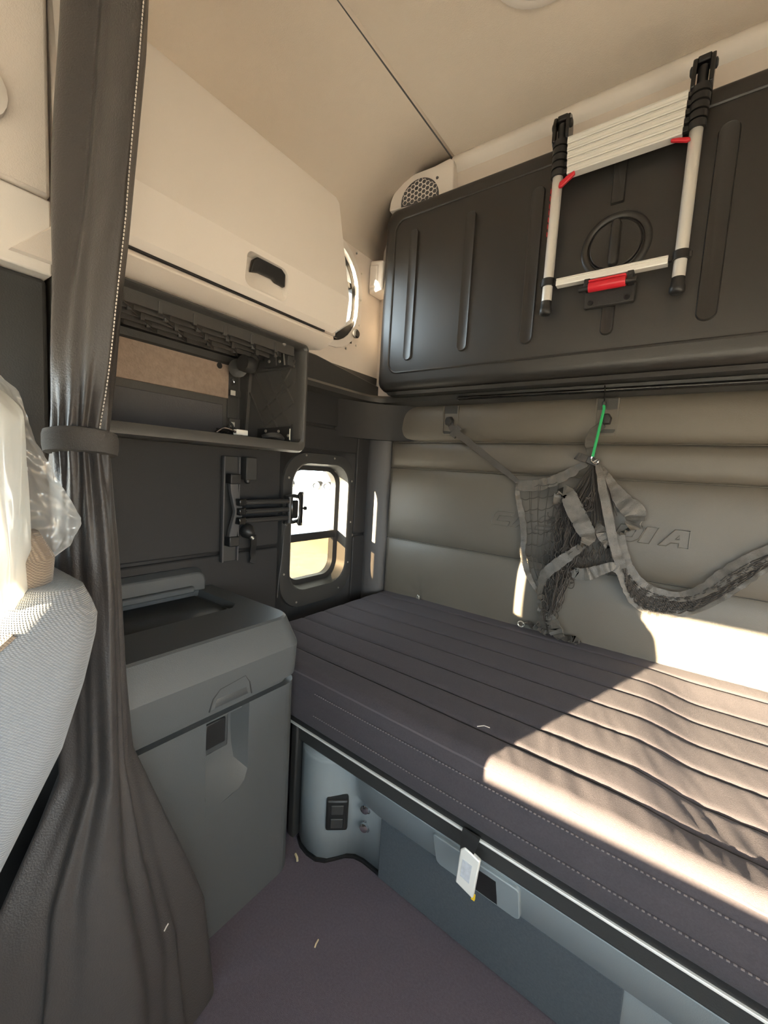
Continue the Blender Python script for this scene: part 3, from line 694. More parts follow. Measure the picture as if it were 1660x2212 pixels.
MB().prism([sidep(.03, KZ1-.075, 0), sidep(.45, KZ1-.082, 0), sidep(.45, KZ1-.03, 0), sidep(.03, KZ1-.03, 0)], [sidep(.03, KZ1-.075, .03), sidep(.45, KZ1-.082, .03), sidep(.45, KZ1-.03, .03), sidep(.03, KZ1-.03, .03)]).build('side_bracket', DARK, cu, bevel=.003)
for t in (.10, .24): 
    a = sidep(t, KZ1-.075, .033); MB().tube([a + Vector((0, 0, .04)), a + Vector((.008, 0, 0))], .003, 6).build('bracket_fin', STEEL if t < .2 else CUBBY, cu)
for t, z in ((.16, KZ1-.062), (.34, KZ1-.060), (.05, KZ0+.06), (.22, KZ0+.075), (.45, KZ0+.075)):
    screw(cu, sidep(t, z, .034 if z > 1.6 else .012), (.17, -.98, 0), .006)
MB().prism([sidep(.02, KZ0+.035, 0), sidep(.62, KZ0+.035, 0), sidep(.62, KZ0+.085, 0), sidep(.02, KZ0+.095, 0)], [sidep(.02, KZ0+.035, .010), sidep(.62, KZ0+.035, .010), sidep(.62, KZ0+.085, .010), sidep(.02, KZ0+.095, .010)]).build('lower_bracket', BLACK, cu, bevel=.002)
MB().tube([(KX-.05, 1.040, KZ0+.045), (KX-.05, 1.040, KZ0+.085)], .0025, 6).build('bracket_pin', STEEL, cu)
MB().lathe((-1.185, .985, KZ1-.012), (0, 0, -1), [(.008, 0), (.008, .006), (.004, .010), (.001, .010)], 10).build('roof_screw', STEEL, cu)
# elbow duct hanging in the corner
MB().tube(spline([(-1.36, .985, KZ1-.02), (-1.36, .978, KZ1-.06), (-1.345, .960, KZ1-.075), (-1.34, .930, KZ1-.075)], 5), .030, 12).build('duct_elbow', DARK, cu)
MB().lathe((-1.40, .955, KZ1-.085), (.6, -.6, 0), [(.028, 0), (.034, .004), (.034, .010), (.020, .014), (.001, .014)], 16).build('duct_cap', CUBBY, cu)
# boards at the back
bb = MB().box(XL+.027, XL+.036, KY0, .945, 1.588, 1.748).build('back_board', BROWN, cu, bevel=.002)
MB().lathe((XL+.0365, .905, 1.700), (1, 0, 0), [(.011, 0), (.011, .001), (.001, .001)], 14).build('board_hole', BLACK, bb)
MB().box(XL+.027, XL+.034, KY0, .925, KZ0+.035, 1.562).build('lower_board', GREYB, cu, bevel=.002)
MB().box(XL+.027, XL+.032, .945, .99, KZ0+.05, KZ1-.04).build('corner_strip', DARK, cu, bevel=.002)
MB().lathe((XL+.032, .962, 1.652), (1, 0, 0), [(.013, 0), (.013, .004), (.008, .004), (.008, .001), (.001, .001)], 16).build('grommet', CHROME, cu)
for z, h in ((1.610, .024), (1.492, .048)):
    c_ = MB().box(XL+.030, XL+.046, .945, .992, z-h/2, z+h/2).build('clip', DARK if h < .03 else CUBBY, cu, bevel=.002)
    MB().box(XL+.046, XL+.050, .946, .966, z-.009, z+.009).build('clip_tongue', ALU, c_, bevel=.001)
settle(cu, (-1.3, .7, KZ0))
# loose bits on the cubby floor
lw = thing('loose_wiring', 'tangle of black wiring with a small white tag on the cubby floor', 'wiring')
g = MB()
for k in range(7):
    a = random.uniform(0, 6.28); p = [(-1.27+.02*math.cos(a+k), .80+.016*j+random.uniform(-.006, .006), KZ0+.042+abs(random.gauss(.012, .010))) for j in range(7)]
    g.tube(spline(p, 3), .004, 6)
g.build('wire_bundle', BLACK, lw)
MB().tube(spline([(-1.20, .745, KZ0+.040), (-1.205, .775, KZ0+.056), (-1.20, .81, KZ0+.050), (-1.205, .84, KZ0+.042)], 5), .004, 8).build('bright_lead', CHROME, lw)
MB().box(-1.215, -1.195, .815, .858, KZ0+.040, KZ0+.058).build('white_tag', WHITE, lw, bevel=.002)
settle(lw, (-1.25, .8, KZ0+.035))
g = MB().tube(spline([(-1.25, .955, KZ0+.048), (-1.23, .98, KZ0+.056), (-1.22, 1.005, KZ0+.054), (-1.225, 1.03, KZ0+.044)], 5), [.006, .007, .008, .010, .011, .011, .012, .012, .012, .013, .012, .012, .011, .010, .010, .006], 8)
tag(g.build('cable_sleeve', DARK), 'short dark cable sleeve lying in the rear corner of the cubby', 'cable')

# ================================================================== TV BRACKET ON THE SIDE WALL
br = thing('wall_bracket', 'black folding arm bracket on a wall rail left of the small window', 'bracket')
BXW = XL+.018
g = MB(); g.box(BXW, BXW+.010, .932, 1.005, .955, 1.372); rail = g.build('wall_rail', DARK, br, bevel=.002)
for y in (.934, 1.001): MB().box(BXW+.008, BXW+.022, y-.003, y+.003, .956, 1.371).build('rail_flange', PILLAR, rail, bevel=.0015)
MB().box(BXW, BXW+.040, 1.018, 1.068, 1.282, 1.372).build('switch_box', DARK, br, bevel=.003)
MB().lathe((BXW+.02, 1.038, 1.282), (0, 0, -1), [(.012, 0), (.012, .010), (.006, .016), (.001, .016)], 10).build('switch_stem', BLACK, br)
ap = spline([(BXW+.030, .965, 1.285), (BXW+.034, .966, 1.24), (BXW+.044, .972, 1.19), (BXW+.050, .976, 1.158), (BXW+.044, .972, 1.125), (BXW+.034, .966, 1.08), (BXW+.030, .965, 1.045)], 4)
g = MB(); g.ribbon(ap, .034, (0, 1, 0), .020); g.build('swivel_post', PILLAR, br, bevel=.003)
for z in (1.285, 1.040): MB().box(BXW+.010, BXW+.048, .945, .990, z-.020, z+.020).build('post_clamp', BLACK, br, bevel=.004)
for k, z in enumerate((1.196, 1.160, 1.124)):
    y0, y1 = .988, 1.232
    a0 = MB().box(BXW+.050, BXW+.074, y0, y1, z-.010+.004*(1-k)*0, z+.010).build('arm', BLACK, br, bevel=.003)
    MB().box(BXW+.074, BXW+.078, y0+.01, y1-.02, z-.0025, z+.0025).build('arm_slot', DARK, a0, bevel=.001)
    MB().box(BXW+.046, BXW+.080, y0-.024, y0+.006, z-.014, z+.014).build('arm_joint', BLACKS, br, bevel=.004)
MB().lathe((BXW+.064, 1.225, 1.100), (0, 0, 1), [(.014, 0), (.014, .115), (.008, .118), (.001, .118)], 12).build('hinge_barrel', BLACK, br)
MB().box(BXW+.048, BXW+.082, 1.222, 1.262, 1.120, 1.200).build('hinge_block', BLACKS, br, bevel=.006)
MB().tube([(BXW+.060, 1.20, 1.212), (BXW+.060, 1.25, 1.218), (BXW+.064, 1.285, 1.212)], .009, 8).build('upper_link', BLACK, br)
MB().tube([(BXW+.060, 1.20, 1.105), (BXW+.060, 1.25, 1.102), (BXW+.064, 1.285, 1.108)], .009, 8).build('lower_link', BLACK, br)
pq = [(1.262, 1.225), (1.272, 1.237), (1.292, 1.237), (1.292, 1.085), (1.272, 1.085), (1.262, 1.096), (1.272, 1.130), (1.272, 1.195)]
MB().prism([(BXW+.070, *p) for p in pq], [(BXW+.078, *p) for p in pq]).build('screen_plate', BLACKS, br, bevel=.002)
for z in (1.228, 1.094): MB().lathe((BXW+.079, 1.284, z), (1, 0, 0), [(.004, 0), (.004, .003), (.001, .003)], 8).build('plate_bolt', STEEL, br)
MB().lathe((BXW+.070, 1.292, 1.162), (.1, 1, 0), [(.005, 0), (.005, .012), (.009, .014), (.009, .022), (.001, .024)], 10).build('plate_knob', BLACK, br)
settle(br, (BXW, 1.0, .955))
hk = thing('hanging_plug', 'black plug on a limp strap hanging below the bracket arms', 'plug')
MB().lathe((BXW, 1.045, 1.080), (.75, .15, -.45), [(.026, 0), (.030, .010), (.030, .022), (.022, .038), (.012, .048), (.001, .050)], 16).build('plug_body', BLACK, hk)
MB().tube([(BXW+.035, 1.050, 1.052), (BXW+.042, 1.058, 1.040)], .007, 8).build('plug_tip', STEEL, hk)
MB().ribbon(spline([(BXW+.036, 1.062, 1.052), (BXW+.030, 1.070, 1.02), (BXW+.022, 1.072, .98), (BXW+.020, 1.078, .955), (BXW+.024, 1.070, .935)], 4), .028, (0, 1, .2), .004).build('strap', BLACK, hk)
settle(hk, (BXW, 1.06, .935))
g = MB(); g.tube(spline([(BXW+.05, 1.232, 1.105), (BXW+.02, 1.238, 1.06), (BXW+.006, 1.246, 1.00), (BXW+.004, 1.243, .93), (BXW+.003, 1.232, .84), (BXW+.003, 1.226, .75)], 6), .0026, 6)
tag(g.build('thin_cable', PILLAR), 'thin grey cable hanging beside the small window', 'cable')

# ================================================================== FOLDED UPPER BUNK
fb = thing('folded_bunk', 'black moulded upper bunk folded up against the rear wall', 'bunk')
BX0, BX1, BZ0, BZ1 = -1.375, XR-.03, 1.757, 2.642
g = MB(); rings = []
for y, ins in ((1.888, 0), (1.80, 0), (1.772, .006), (1.757, .020), (1.752, .040)):
    rings.append([(u, y, v) for u, v in rrect(BX0+ins, BX1-ins, BZ0+ins*1.1, BZ1-ins, (.05, .05, .06, .06), 8)])
g.loft(rings); shellb = g.build('shell', BUNK, fb, smooth=60)
# raised bead round the face
o_ = rrect(-1.298, .95, 1.842, 2.572, .055, 8)
g = MB(); g.tube([(u, 1.7525, v) for u, v in o_] + [(o_[0][0], 1.7525, o_[0][1])], .0055, 6); g.build('face_bead', BUNK, shellb)
def stadium(cx, z0, z1, w, r=None):
    return rrect(cx-w/2, cx+w/2, z0, z1, w/2*.98 if r is None else r, 6)
def emb(cx, z0, z1, w, r=None):
    so_ = stadium(cx, z0, z1, w, r); si = stadium(cx, z0+.007, z1-.007, w-.014, None if r is None else r*.6)
    g = MB(); g.loft([[(u, 1.7535, v) for u, v in so_], [(u, 1.7435, v) for u, v in stadium(cx, z0+.004, z1-.004, w-.008, None if r is None else r*.8)], [(u, 1.7450, v) for u, v in si]], caps=(False, True)); g.build('embossed_rib', BUNK, shellb, smooth=50)
emb(-1.185, 1.895, 2.505, .050); emb(-.893, 1.905, 2.500, .052); emb(-.606, 1.900, 2.505, .056); emb(-.018, 1.900, 2.505, .060); emb(.27, 1.9, 2.5, .056)
emb(-.318, 2.352, 2.53, .046, .004); emb(-.310, 1.895, 2.06, .046)
# round latch
LC = (-.310, 1.753, 2.210)
ring = MB().lathe(LC, (0, -1, 0), [(.116, -.002), (.112, .006), (.106, .010), (.098, .010), (.092, .006), (.090, .0006), (.083, .0006)], 48).build('latch_ring', BUNK, shellb, smooth=35)
dsh = MB().lathe(LC, (0, -1, 0), [(.0835, .0008), (.0830, .010), (.080, .0125), (.060, .010), (.001, .008)], 48).build('latch_dial', BUNK, fb, smooth=35)
MB().loft([[(-.310+dx*k, 1.753-dy, 2.210+zz*k2) for dx, zz in rrect(-.017, .017, -.080, .080, .0165, 6)] for dy, k, k2 in ((.006, 1, 1), (.026, .92, .98), (.032, .6, .94))]).build('dial_grip', BUNK, dsh, smooth=50)
MB().tube([(LC[0]+.0865*math.cos(a), 1.7520, LC[2]+.0865*math.sin(a)) for a in [k*2*PI/48 for k in range(49)]], .0030, 6).build('dial_gap', BLACK, dsh)  # black ring paints the shade of the gap round the dial
# strip shadow lip under the bunk
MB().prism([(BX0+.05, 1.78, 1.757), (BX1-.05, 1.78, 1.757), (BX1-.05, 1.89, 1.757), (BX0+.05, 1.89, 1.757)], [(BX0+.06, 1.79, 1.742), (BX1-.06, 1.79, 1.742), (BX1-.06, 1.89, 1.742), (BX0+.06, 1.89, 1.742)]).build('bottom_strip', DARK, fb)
settle(fb, (-.2, 1.85, 1.757))
bk = thing('bunk_bracket', 'beige moulded stop block between the folded bunk and the side wall', 'bracket')
MB().prism([(XL+.006, 1.775, 2.27), (-1.385, 1.775, 2.285), (-1.385, 1.775, 2.425), (XL+.006, 1.775, 2.44)], [(XL+.006, 1.88, 2.27), (-1.385, 1.88, 2.285), (-1.385, 1.88, 2.425), (XL+.006, 1.88, 2.44)]).build('stop_block', BEIGE2, bk, bevel=.012, seg=3)
MB().prism([(XL+.016, 1.768, 2.30), (-1.42, 1.768, 2.31), (-1.42, 1.768, 2.40), (XL+.016, 1.768, 2.41)], [(XL+.006, 1.78, 2.29), (-1.41, 1.78, 2.30), (-1.41, 1.78, 2.41), (XL+.006, 1.78, 2.42)]).build('stop_pad', BEIGE2, bk, bevel=.004)
settle(bk, (-1.43, 1.83, 2.27))

# ================================================================== LADDER
la = thing('telescopic_ladder', 'aluminium telescopic ladder with red levers hung on the folded bunk', 'ladder')
LX = (-.521, -.103); LYP = 1.700
for sgn, x in zip((1, -1), LX):
    r_ = .0185
    MB().lathe((x, LYP, 2.030), (0, 0, 1), [(r_, 0), (r_, .455), (r_*.9, .457)], 20).build('rail', ALU, la, smooth=50)
    MB().lathe((x, LYP, 2.034), (0, 0, -1), [(r_+.001, 0), (r_+.0015, .022), (r_+.0045, .030), (r_+.004, .044), (r_-.002, .050), (.001, .050)], 20).build('end_cap', BLACK, la, smooth=50)
    col_ = MB().lathe((x, LYP, 2.088), (0, 0, 1), [(r_, 0), (r_+.006, .001), (r_+.006, .027), (r_, .028)], 20).build('lower_collar', BLACK, la, smooth=40)
    MB().box(min(x-sgn*.030, x-sgn*.012), max(x-sgn*.030, x-sgn*.012), LYP-.010, LYP+.010, 2.092, 2.110).build('collar_tab', BLACK, col_, bevel=.003)
    MB().box(min(x+sgn*.012, x+sgn*.034), max(x+sgn*.012, x+sgn*.034), LYP-.008, LYP+.008, 2.090, 2.108).build('collar_arm', BLACK, col_, bevel=.002)
    for k in range(5):
        z = 2.478 + .0255*k
        c_ = MB().lathe((x, LYP, z), (0, 0, 1), [(r_, 0), (r_+.0065+.0006*k, .001), (r_+.0065+.0006*k, .021), (r_+.002, .0245)], 18).build('collar', BLACK, la, smooth=40)
        MB().box(min(x+sgn*.010, x+sgn*.040), max(x+sgn*.010, x+sgn*.040), LYP-.012, LYP+.004, z+.002, z+.017).build('rung_socket', BLACK, c_, bevel=.002)
    MB().lathe((x, LYP, 2.604), (0, 0, 1), [(.015, 0), (.015, .055), (.010, .060), (.001, .060)], 14).build('top_tube', BLACK, la)
    for d in (-1, 1):
        sp = [(LYP-.022, 2.600), (LYP-.026, 2.655), (LYP-.016, 2.684), (LYP+.008, 2.694), (LYP+.030, 2.684), (LYP+.040, 2.655), (LYP+.045, 2.600), (LYP+.030, 2.560)]
        xa, xb = x + d*.017, x + d*.029
        hp = MB().prism([(xa, *p) for p in sp], [(xb, *p) for p in sp]).build('hook_plate', BLACKS, la, bevel=.003)
        MB().lathe((xb, LYP-.002, 2.658), (d, 0, 0), [(.014, 0), (.014, .004), (.008, .007), (.001, .007)], 12).build('pivot_bolt', BLACK, hp)
    MB().box(x-.018, x+.018, LYP-.012, LYP+.034, 2.672, 2.692).build('hook_bridge', BLACK, la, bevel=.004)
    lv = [(0.0, 0.0), (.030, .016), (.052, .024), (.055, .012), (.044, .004), (.022, -.010), (.008, -.020), (-.004, -.016)]
    q = [(x + sgn*(.014 + a*.95), 2.448 + (b if sgn > 0 else b*.55 + .004)) for a, b in lv]
    MB().prism([(u, LYP-.024, v) for u, v in q], [(u, LYP-.012, v) for u, v in q]).build('release_lever', RED, la, bevel=.003)
for z in (2.425, 2.400, 2.372, 2.350, 2.325, 2.300, 2.272):
    MB().box(LX[0]-.0192, LX[0]-.0180, LYP-.012, LYP-.002, z, z+.016).build('red_marking', RED, la, smooth=0)
rx0, rx1 = LX[0]+.024, LX[1]-.024
for k in range(5):
    z = 2.470 + .0262*k
    g = MB(); pr = [(LYP-.020, z), (LYP-.021, z+.004), (LYP-.0175, z+.0055), (LYP-.021, z+.007), (LYP-.021, z+.0165), (LYP-.0175, z+.018), (LYP-.021, z+.0195), (LYP-.0195, z+.0238), (LYP+.012, z+.0238), (LYP+.012, z)]
    g.prism([(rx0+.012-.002*k, *p) for p in pr], [(rx1-.012+.001*k, *p) for p in pr]); g.build('rung', ALU2, la, smooth=25)
pr = [(LYP-.016, 2.080), (LYP-.018, 2.084), (LYP-.018, 2.096), (LYP-.015, 2.099), (LYP-.018, 2.102), (LYP-.016, 2.106), (LYP+.012, 2.106), (LYP+.012, 2.080)]
MB().prism([(rx0+.010, *p) for p in pr], [(rx1-.010, *p) for p in pr]).build('lowest_rung', ALU2, la, smooth=25)
settle(la, (-.312, LYP, 1.984))
lc = thing('ladder_catch', 'black catch plate with a red roller holding the lowest rung', 'catch')
MB().box(-.388, -.228, 1.7215, 1.7430, 1.994, 2.074).build('back_plate', DARK, lc, bevel=.003)
for x0, x1 in ((-.386, -.366), (-.250, -.230)):
    MB().box(x0, x1, 1.672, 1.7225, 2.046, 2.0785).build('jaw', BLACK, lc, bevel=.003)
    MB().lathe(((x0+x1)/2, 1.671, 2.066), (0, -1, 0), [(.005, 0), (.005, .002), (.001, .002)], 10).build('jaw_screw', DARK, lc)
MB().tube([(-.398, 1.664, 2.040), (-.218, 1.664, 2.040)], .009, 10).build('axle', BLACK, lc)
MB().lathe((-.366, 1.664, 2.042), (1, 0, 0), [(.016, 0), (.017, .002), (.017, .114), (.016, .116)], 14).build('red_roller', RED, lc, smooth=30)
MB().box(-.366, -.250, 1.650, 1.700, 2.056, 2.063).build('red_flap', RED, lc, bevel=.002)
for x in (-.368, -.250): MB().lathe((x, 1.7215, 2.010), (0, -1, 0), [(.010, 0), (.010, .003), (.006, .003), (.006, .001), (.001, .001)], 12).build('plate_screw', BLACK, lc)
settle(lc, (-.308, 1.73, 1.994))

# ================================================================== RAIL UNDER THE BUNK
rd = thing('curtain_rail', 'thin black glossy rail along the rear wall under the folded bunk', 'rail')
MB().tube([(-.938, 1.842, 1.7165), (XR-.05, 1.842, 1.7115)], .0095, 10).build('rail_tube', BLACKS, rd)
MB().lathe((-.938, 1.842, 1.7165), (-1, 0, 0), [(.0105, -.004), (.0115, .002), (.008, .006), (.001, .006)], 10).build('end_cap', BLACK, rd)
for x in (-.60, -.05, .5): MB().box(x-.012, x+.012, 1.842, 1.856, 1.708, 1.720).build('rail_clip', BLACK, rd, bevel=.002)
settle(rd, (0, 1.842, 1.70))

# ================================================================== CARGO NET
nt_ = thing('cargo_net', 'tangled grey webbing cargo net hanging from the rear wall hooks', 'net')
NY = 1.858
P3 = lambda x, z, y=NY: (x, y, z)
def strap(name, pts, w, side, mtl, th=.003, n=9, parent=nt_):
    p = spline([P3(*q) for q in pts], n)
    if mtl is WEB: w = [q*1.3 for q in w] if isinstance(w, (list, tuple)) else w*1.3
    if isinstance(w, (list, tuple)): w = [interp([(i/(len(w)-1), v) for i, v in enumerate(w)], k/(len(p)-1)) for k in range(len(p))]
    if isinstance(side[0], (list, tuple)):
        tabs = [[(i/(len(side)-1), s_[c]) for i, s_ in enumerate(side)] for c in range(3)]
        side = [tuple(interp(t, k/(len(p)-1)) for t in tabs) for k in range(len(p))]
    sd0 = len(pts)*1.7 + pts[0][0]*9; L0 = len(p)
    sds = side if isinstance(side[0], (list, tuple)) else [side]*L0
    sds = [tuple(Vector(s_) + Vector((0, .55*noise.noise((k*.33, sd0, 1)), .25*noise.noise((k*.29, sd0, 7))))) for k, s_ in enumerate(sds)]
    p = [q + Vector((.003*noise.noise((k*.5, sd0, 2)), .005*noise.noise((k*.45, sd0, 3)), .003*noise.noise((k*.5, sd0, 4)))) for k, q in enumerate(p)]
    return MB().ribbon(p, w, sds, th).build(name, mtl, parent, smooth=50)
# anchors in the two pockets
for x, z in ((-.987, 1.612), (-.297, 1.605)):
    MB().prism([(x+u, 1.872, z+v) for u, v in ((-.016, -.020), (.018, -.020), (.022, .006), (.010, .024), (-.012, .022), (-.022, .004))], [(x+u, 1.846, z+v) for u, v in ((-.014, -.018), (.016, -.018), (.019, .005), (.008, .020), (-.010, .018), (-.019, .003))]).build('anchor', BLACK, nt_, bevel=.003)
MB().box(-.018, .018, -.006, .006, -.030, .030, Matrix.Translation((-.940, 1.850, 1.560)) @ Matrix.Rotation(math.radians(38), 4, 'Y')).build('strap_buckle', WEBD, nt_, bevel=.003)
strap('webbing', [(-.975, 1.598, 1.852), (-.94, 1.560, 1.846), (-.80, 1.462, 1.85), (-.68, 1.380, 1.855), (-.615, 1.335, 1.857)], [.030, .034, .030, .026, .018], (.5, 0, .85), WEBD)
strap('webbing', [(-.618, 1.322, 1.855), (-.55, 1.325, 1.850), (-.48, 1.345, 1.846), (-.41, 1.385, 1.846), (-.345, 1.432, 1.850)], [.034, .040, .036, .032, .022], (0.1, .25, 1), WEB)
strap('webbing', [(-.622, 1.330, 1.857), (-.612, 1.27, 1.852), (-.585, 1.19, 1.846), (-.568, 1.10, 1.846), (-.565, 1.02, 1.846), (-.535, .935, 1.850), (-.500, .880, 1.852), (-.462, .838, 1.852)], [.012, .016, .022, .022, .020, .018, .012, .010], ((1, .5, 0), (1, .2, 0), (1, -.4, 0), (1, .5, .1), (1, .5, .2)), WEB)
strap('webbing', [(-.300, 1.585, 1.842), (-.335, 1.545, 1.836), (-.342, 1.500, 1.838), (-.325, 1.455, 1.842)], [.030, .038, .034, .026], ((1, .1, .2), (1, .9, 0), (1, .3, .1)), WEBD)
strap('webbing', [(-.385, 1.458, 1.835), (-.355, 1.448, 1.832), (-.325, 1.440, 1.832)], .030, (.35, .1, 1), WEBD, .004)
MB().box(-.022, .022, -.008, .008, -.014, .014, Matrix.Translation((-.322, 1.832, 1.437)) @ Matrix.Rotation(math.radians(20), 4, 'Y')).build('strap_slider', BLACK, nt_, bevel=.003)
# folded loops of webbing in the bundle
strap('webbing', [(-.440, 1.255, 1.820), (-.425, 1.300, 1.812), (-.398, 1.305, 1.808), (-.372, 1.255, 1.804), (-.335, 1.195, 1.802), (-.305, 1.135, 1.806), (-.330, 1.100, 1.815)], [.024, .034, .044, .050, .052, .044, .020], ((1, .3, .6), (.9, .2, .5), (.95, .1, .45), (.95, 0, .4), (.8, .1, .7)), WEB)
strap('webbing', [(-.318, 1.105, 1.812), (-.362, 1.058, 1.806), (-.415, 1.005, 1.806), (-.455, .955, 1.812), (-.470, .900, 1.820), (-.472, .840, 1.828), (-.462, .770, 1.832), (-.448, .715, 1.835)], [.020, .030, .036, .034, .022, .018, .020, .026], ((-.6, .3, .8), (-.7, .2, .8), (-.8, .2, .7), (-1, .6, .2), (-1, .5, 0)), WEB)
strap('webbing', [(-.300, 1.425, 1.826), (-.272, 1.330, 1.812), (-.240, 1.220, 1.808), (-.212, 1.120, 1.812), (-.178, 1.030, 1.822)], [.016, .024, .026, .024, .030], (1, .15, .2), WEB)
strap('webbing', [(-.290, 1.415, 1.845), (-.248, 1.350, 1.838), (-.200, 1.290, 1.832), (-.160, 1.250, 1.834), (-.160, 1.200, 1.836), (-.195, 1.160, 1.840)], [.014, .030, .050, .058, .046, .020], ((1, .4, .2), (.8, .2, .5), (.6, .1, .8), (.5, -.2, .9), (.8, .3, .5)), WEB)
strap('webbing', [(-.345, 1.000, 1.812), (-.330, .985, 1.802), (-.285, .995, 1.800), (-.245, 1.018, 1.806), (-.205, 1.035, 1.815), (-.175, 1.005, 1.824)], [.018, .036, .038, .030, .026, .024], ((.2, .3, 1), (.1, .1, 1), (-.1, .2, 1), (.3, .4, 1)), WEB)
strap('webbing', [(-.285, 1.185, 1.826), (-.262, 1.165, 1.816), (-.240, 1.135, 1.818), (-.222, 1.112, 1.824)], [.026, .034, .036, .030], (.6, .2, .8), WEB)
# the long tail swinging to the right: two edges with net between
upE = [(-.205, 1.160, 1.842), (-.190, 1.090, 1.836), (-.155, 1.020, 1.834), (-.100, .972, 1.836), (-.040, .958, 1.838), (.030, .968, 1.836), (.090, 1.015, 1.838), (.150, 1.085, 1.840), (.235, 1.160, 1.842), (.42, 1.28, 1.842), (.62, 1.36, 1.845)]
loE = [(-.180, 1.010, 1.826), (-.150, .950, 1.826), (-.118, .905, 1.828), (-.070, .886, 1.828), (-.010, .894, 1.828), (.060, .925, 1.828), (.130, .990, 1.830), (.190, 1.060, 1.834), (.245, 1.120, 1.838), (.42, 1.235, 1.840), (.62, 1.33, 1.845)]
strap('webbing', upE, [.034, .042, .038, .034, .026, .034, .040, .040, .034, .030], ((.9, .3, .4), (.8, .2, .6), (.4, .2, .9), (.1, .4, 1), (-.3, .3, .9), (-.5, .3, .8)), WEB)
strap('webbing', loE, [.022, .026, .020, .018, .018, .018, .018, .018, .016, .016], ((.9, .4, .5), (.4, .3, .9), (-.1, .3, 1), (-.5, .3, .8)), WEB)
U = spline([P3(*q) for q in upE], 10); L_ = spline([P3(*q) for q in loE], 10)
g = MB()
for j in range(9):
    t = .08 + .84*j/8
    p = [U[i].lerp(L_[i], t) + Vector((0, -.004 + .004*math.sin(i*1.7+j*2), .006*noise.noise((i*.35, j*1.3, 1)))) for i in range(8, len(U))]
    g.tube(p, .0022, 4)
for i in range(9, len(U)-1, 1):
    a = U[i]; b = L_[min(i+2, len(L_)-1)]
    g.tube([a, a.lerp(b, .5) + Vector((0, -.006, 0)), b], .0016, 4)
o = g.build('gathered_net', CORD, nt_, smooth=0); o['kind'] = 'stuff'
g = MB(); g.grid(lambda u, v: tuple(U[int(8+u*(len(U)-9))].lerp(L_[int(8+u*(len(U)-9))], v) + Vector((0, .006 + .002*math.sin(u*60+v*9), 0))), 60, 6)
g.build('bunched_net_backing', WEBD, nt_)
# open mesh between left edge webbing and the bundle
def net_pt(u, v):
    l = interp([(0, -.607), (.25, -.585), (.45, -.562), (.65, -.555), (.8, -.528), (1, -.47)], v)
    z = lerp(1.318, .870, v); zl = z
    r = interp([(0, -.40), (.3, -.425), (.6, -.435), (.8, -.44), (1, -.445)], v)
    x = lerp(l, r, u)
    zz = lerp(zl, zl + .055*(1-v*.6), u) - .010*math.sin(u*PI*4+v*3)*.35 - .012*math.sin(u*PI)
    y = 1.856 - .014*math.sin(u*PI*.8) + .003*math.sin(9*u+11*v)
    return Vector((x, y, zz))
NV, NU = 9, 5
for j in range(NV+1):
    v = j/NV
    p = []
    for k in range(NU*5+1):
        u = k/(NU*5); q = net_pt(u, v); q.z -= .006*math.sin((u*NU % 1)*PI); p.append(q)
    MB().tube(p, .0016, 5).build('net_cord', CORD, nt_)
for i in range(1, NU):
    u = i/NU
    for off in (0, .035):
        MB().tube([net_pt(u+off*math.sin(v*7+i)*.6+off*.5, v) + Vector((0, off*.1, 0)) for v in [k/24 for k in range(25)]], .0012, 5).build('net_cord', CORD, nt_)
# the gathered bundle: many wandering cords
g = MB()
def cen(v):
    return (interp([(0, -.315), (.12, -.335), (.25, -.375), (.45, -.390), (.65, -.40), (.8, -.415), (.9, -.430), (1, -.420)], v), lerp(1.425, .720, v))
def wid(v): return interp([(0, .012), (.12, .040), (.25, .075), (.45, .070), (.6, .062), (.8, .050), (.9, .030), (1, .030)], v)
for k in range(58):
    a = random.uniform(-1, 1); dpt = random.uniform(0, .036); ph = random.uniform(0, 10); v0 = random.choice((0, 0, 0, .1, .2, .3)); v1 = random.choice((1, 1, .9, .8, .7, .6))
    p = []
    for i in range(34):
        v = lerp(v0, v1, i/33); cx, cz = cen(v); w = wid(v)
        loose = sstep(.12, .3, v)
        p.append((cx + w*(a*(1-.3*loose)+.4*loose*noise.noise((v*9+ph, a*3, k))), 1.850 - dpt*sstep(0, .2, v) + .006*noise.noise((v*11, k, 2)), cz + .012*loose*noise.noise((v*15, k*2, ph))))
    g.tube(p, random.choice((.0017, .0020, .0024)), 4)
for k in range(150):
    v = random.uniform(.18, .93); cx, cz = cen(v); w = wid(v)
    x = cx + random.uniform(-1, 1)*w; y = 1.845 - random.uniform(0, .04); r = random.uniform(.008, .020); a0 = random.uniform(0, 6.3)
    p = [(x + r*math.cos(a0+t)*1.0, y + .006*math.sin(2*t+k), cz + r*1.3*math.sin(a0+t)) for t in [j*.55 for j in range(random.randint(5, 11))]]
    g.tube(p, .0018, 4)
for k in range(40):
    v = random.uniform(.02, .22); cx, cz = cen(v)
    a = random.uniform(-.5, 1)
    g.tube([(-.318+a*.012, 1.845, 1.43), (-.30 + a*.05, 1.838-random.uniform(0, .02), 1.33), (-.285+a*.07, 1.84-random.uniform(0, .02), 1.22+random.uniform(-.05, .03))], .0019, 4)
for k in range(60):
    x = random.uniform(-.345, -.215); z = random.uniform(1.02, 1.13); a0 = random.uniform(0, 6.3); r = random.uniform(.008, .02)
    g.tube([(x + r*.6*math.cos(a0+t), 1.838-random.uniform(0, .012), z + r*1.6*math.sin(a0+t)) for t in [j*.6 for j in range(7)]], .0017, 4)
o = g.build('net_bundle', CORD, nt_, smooth=0); o['kind'] = 'stuff'
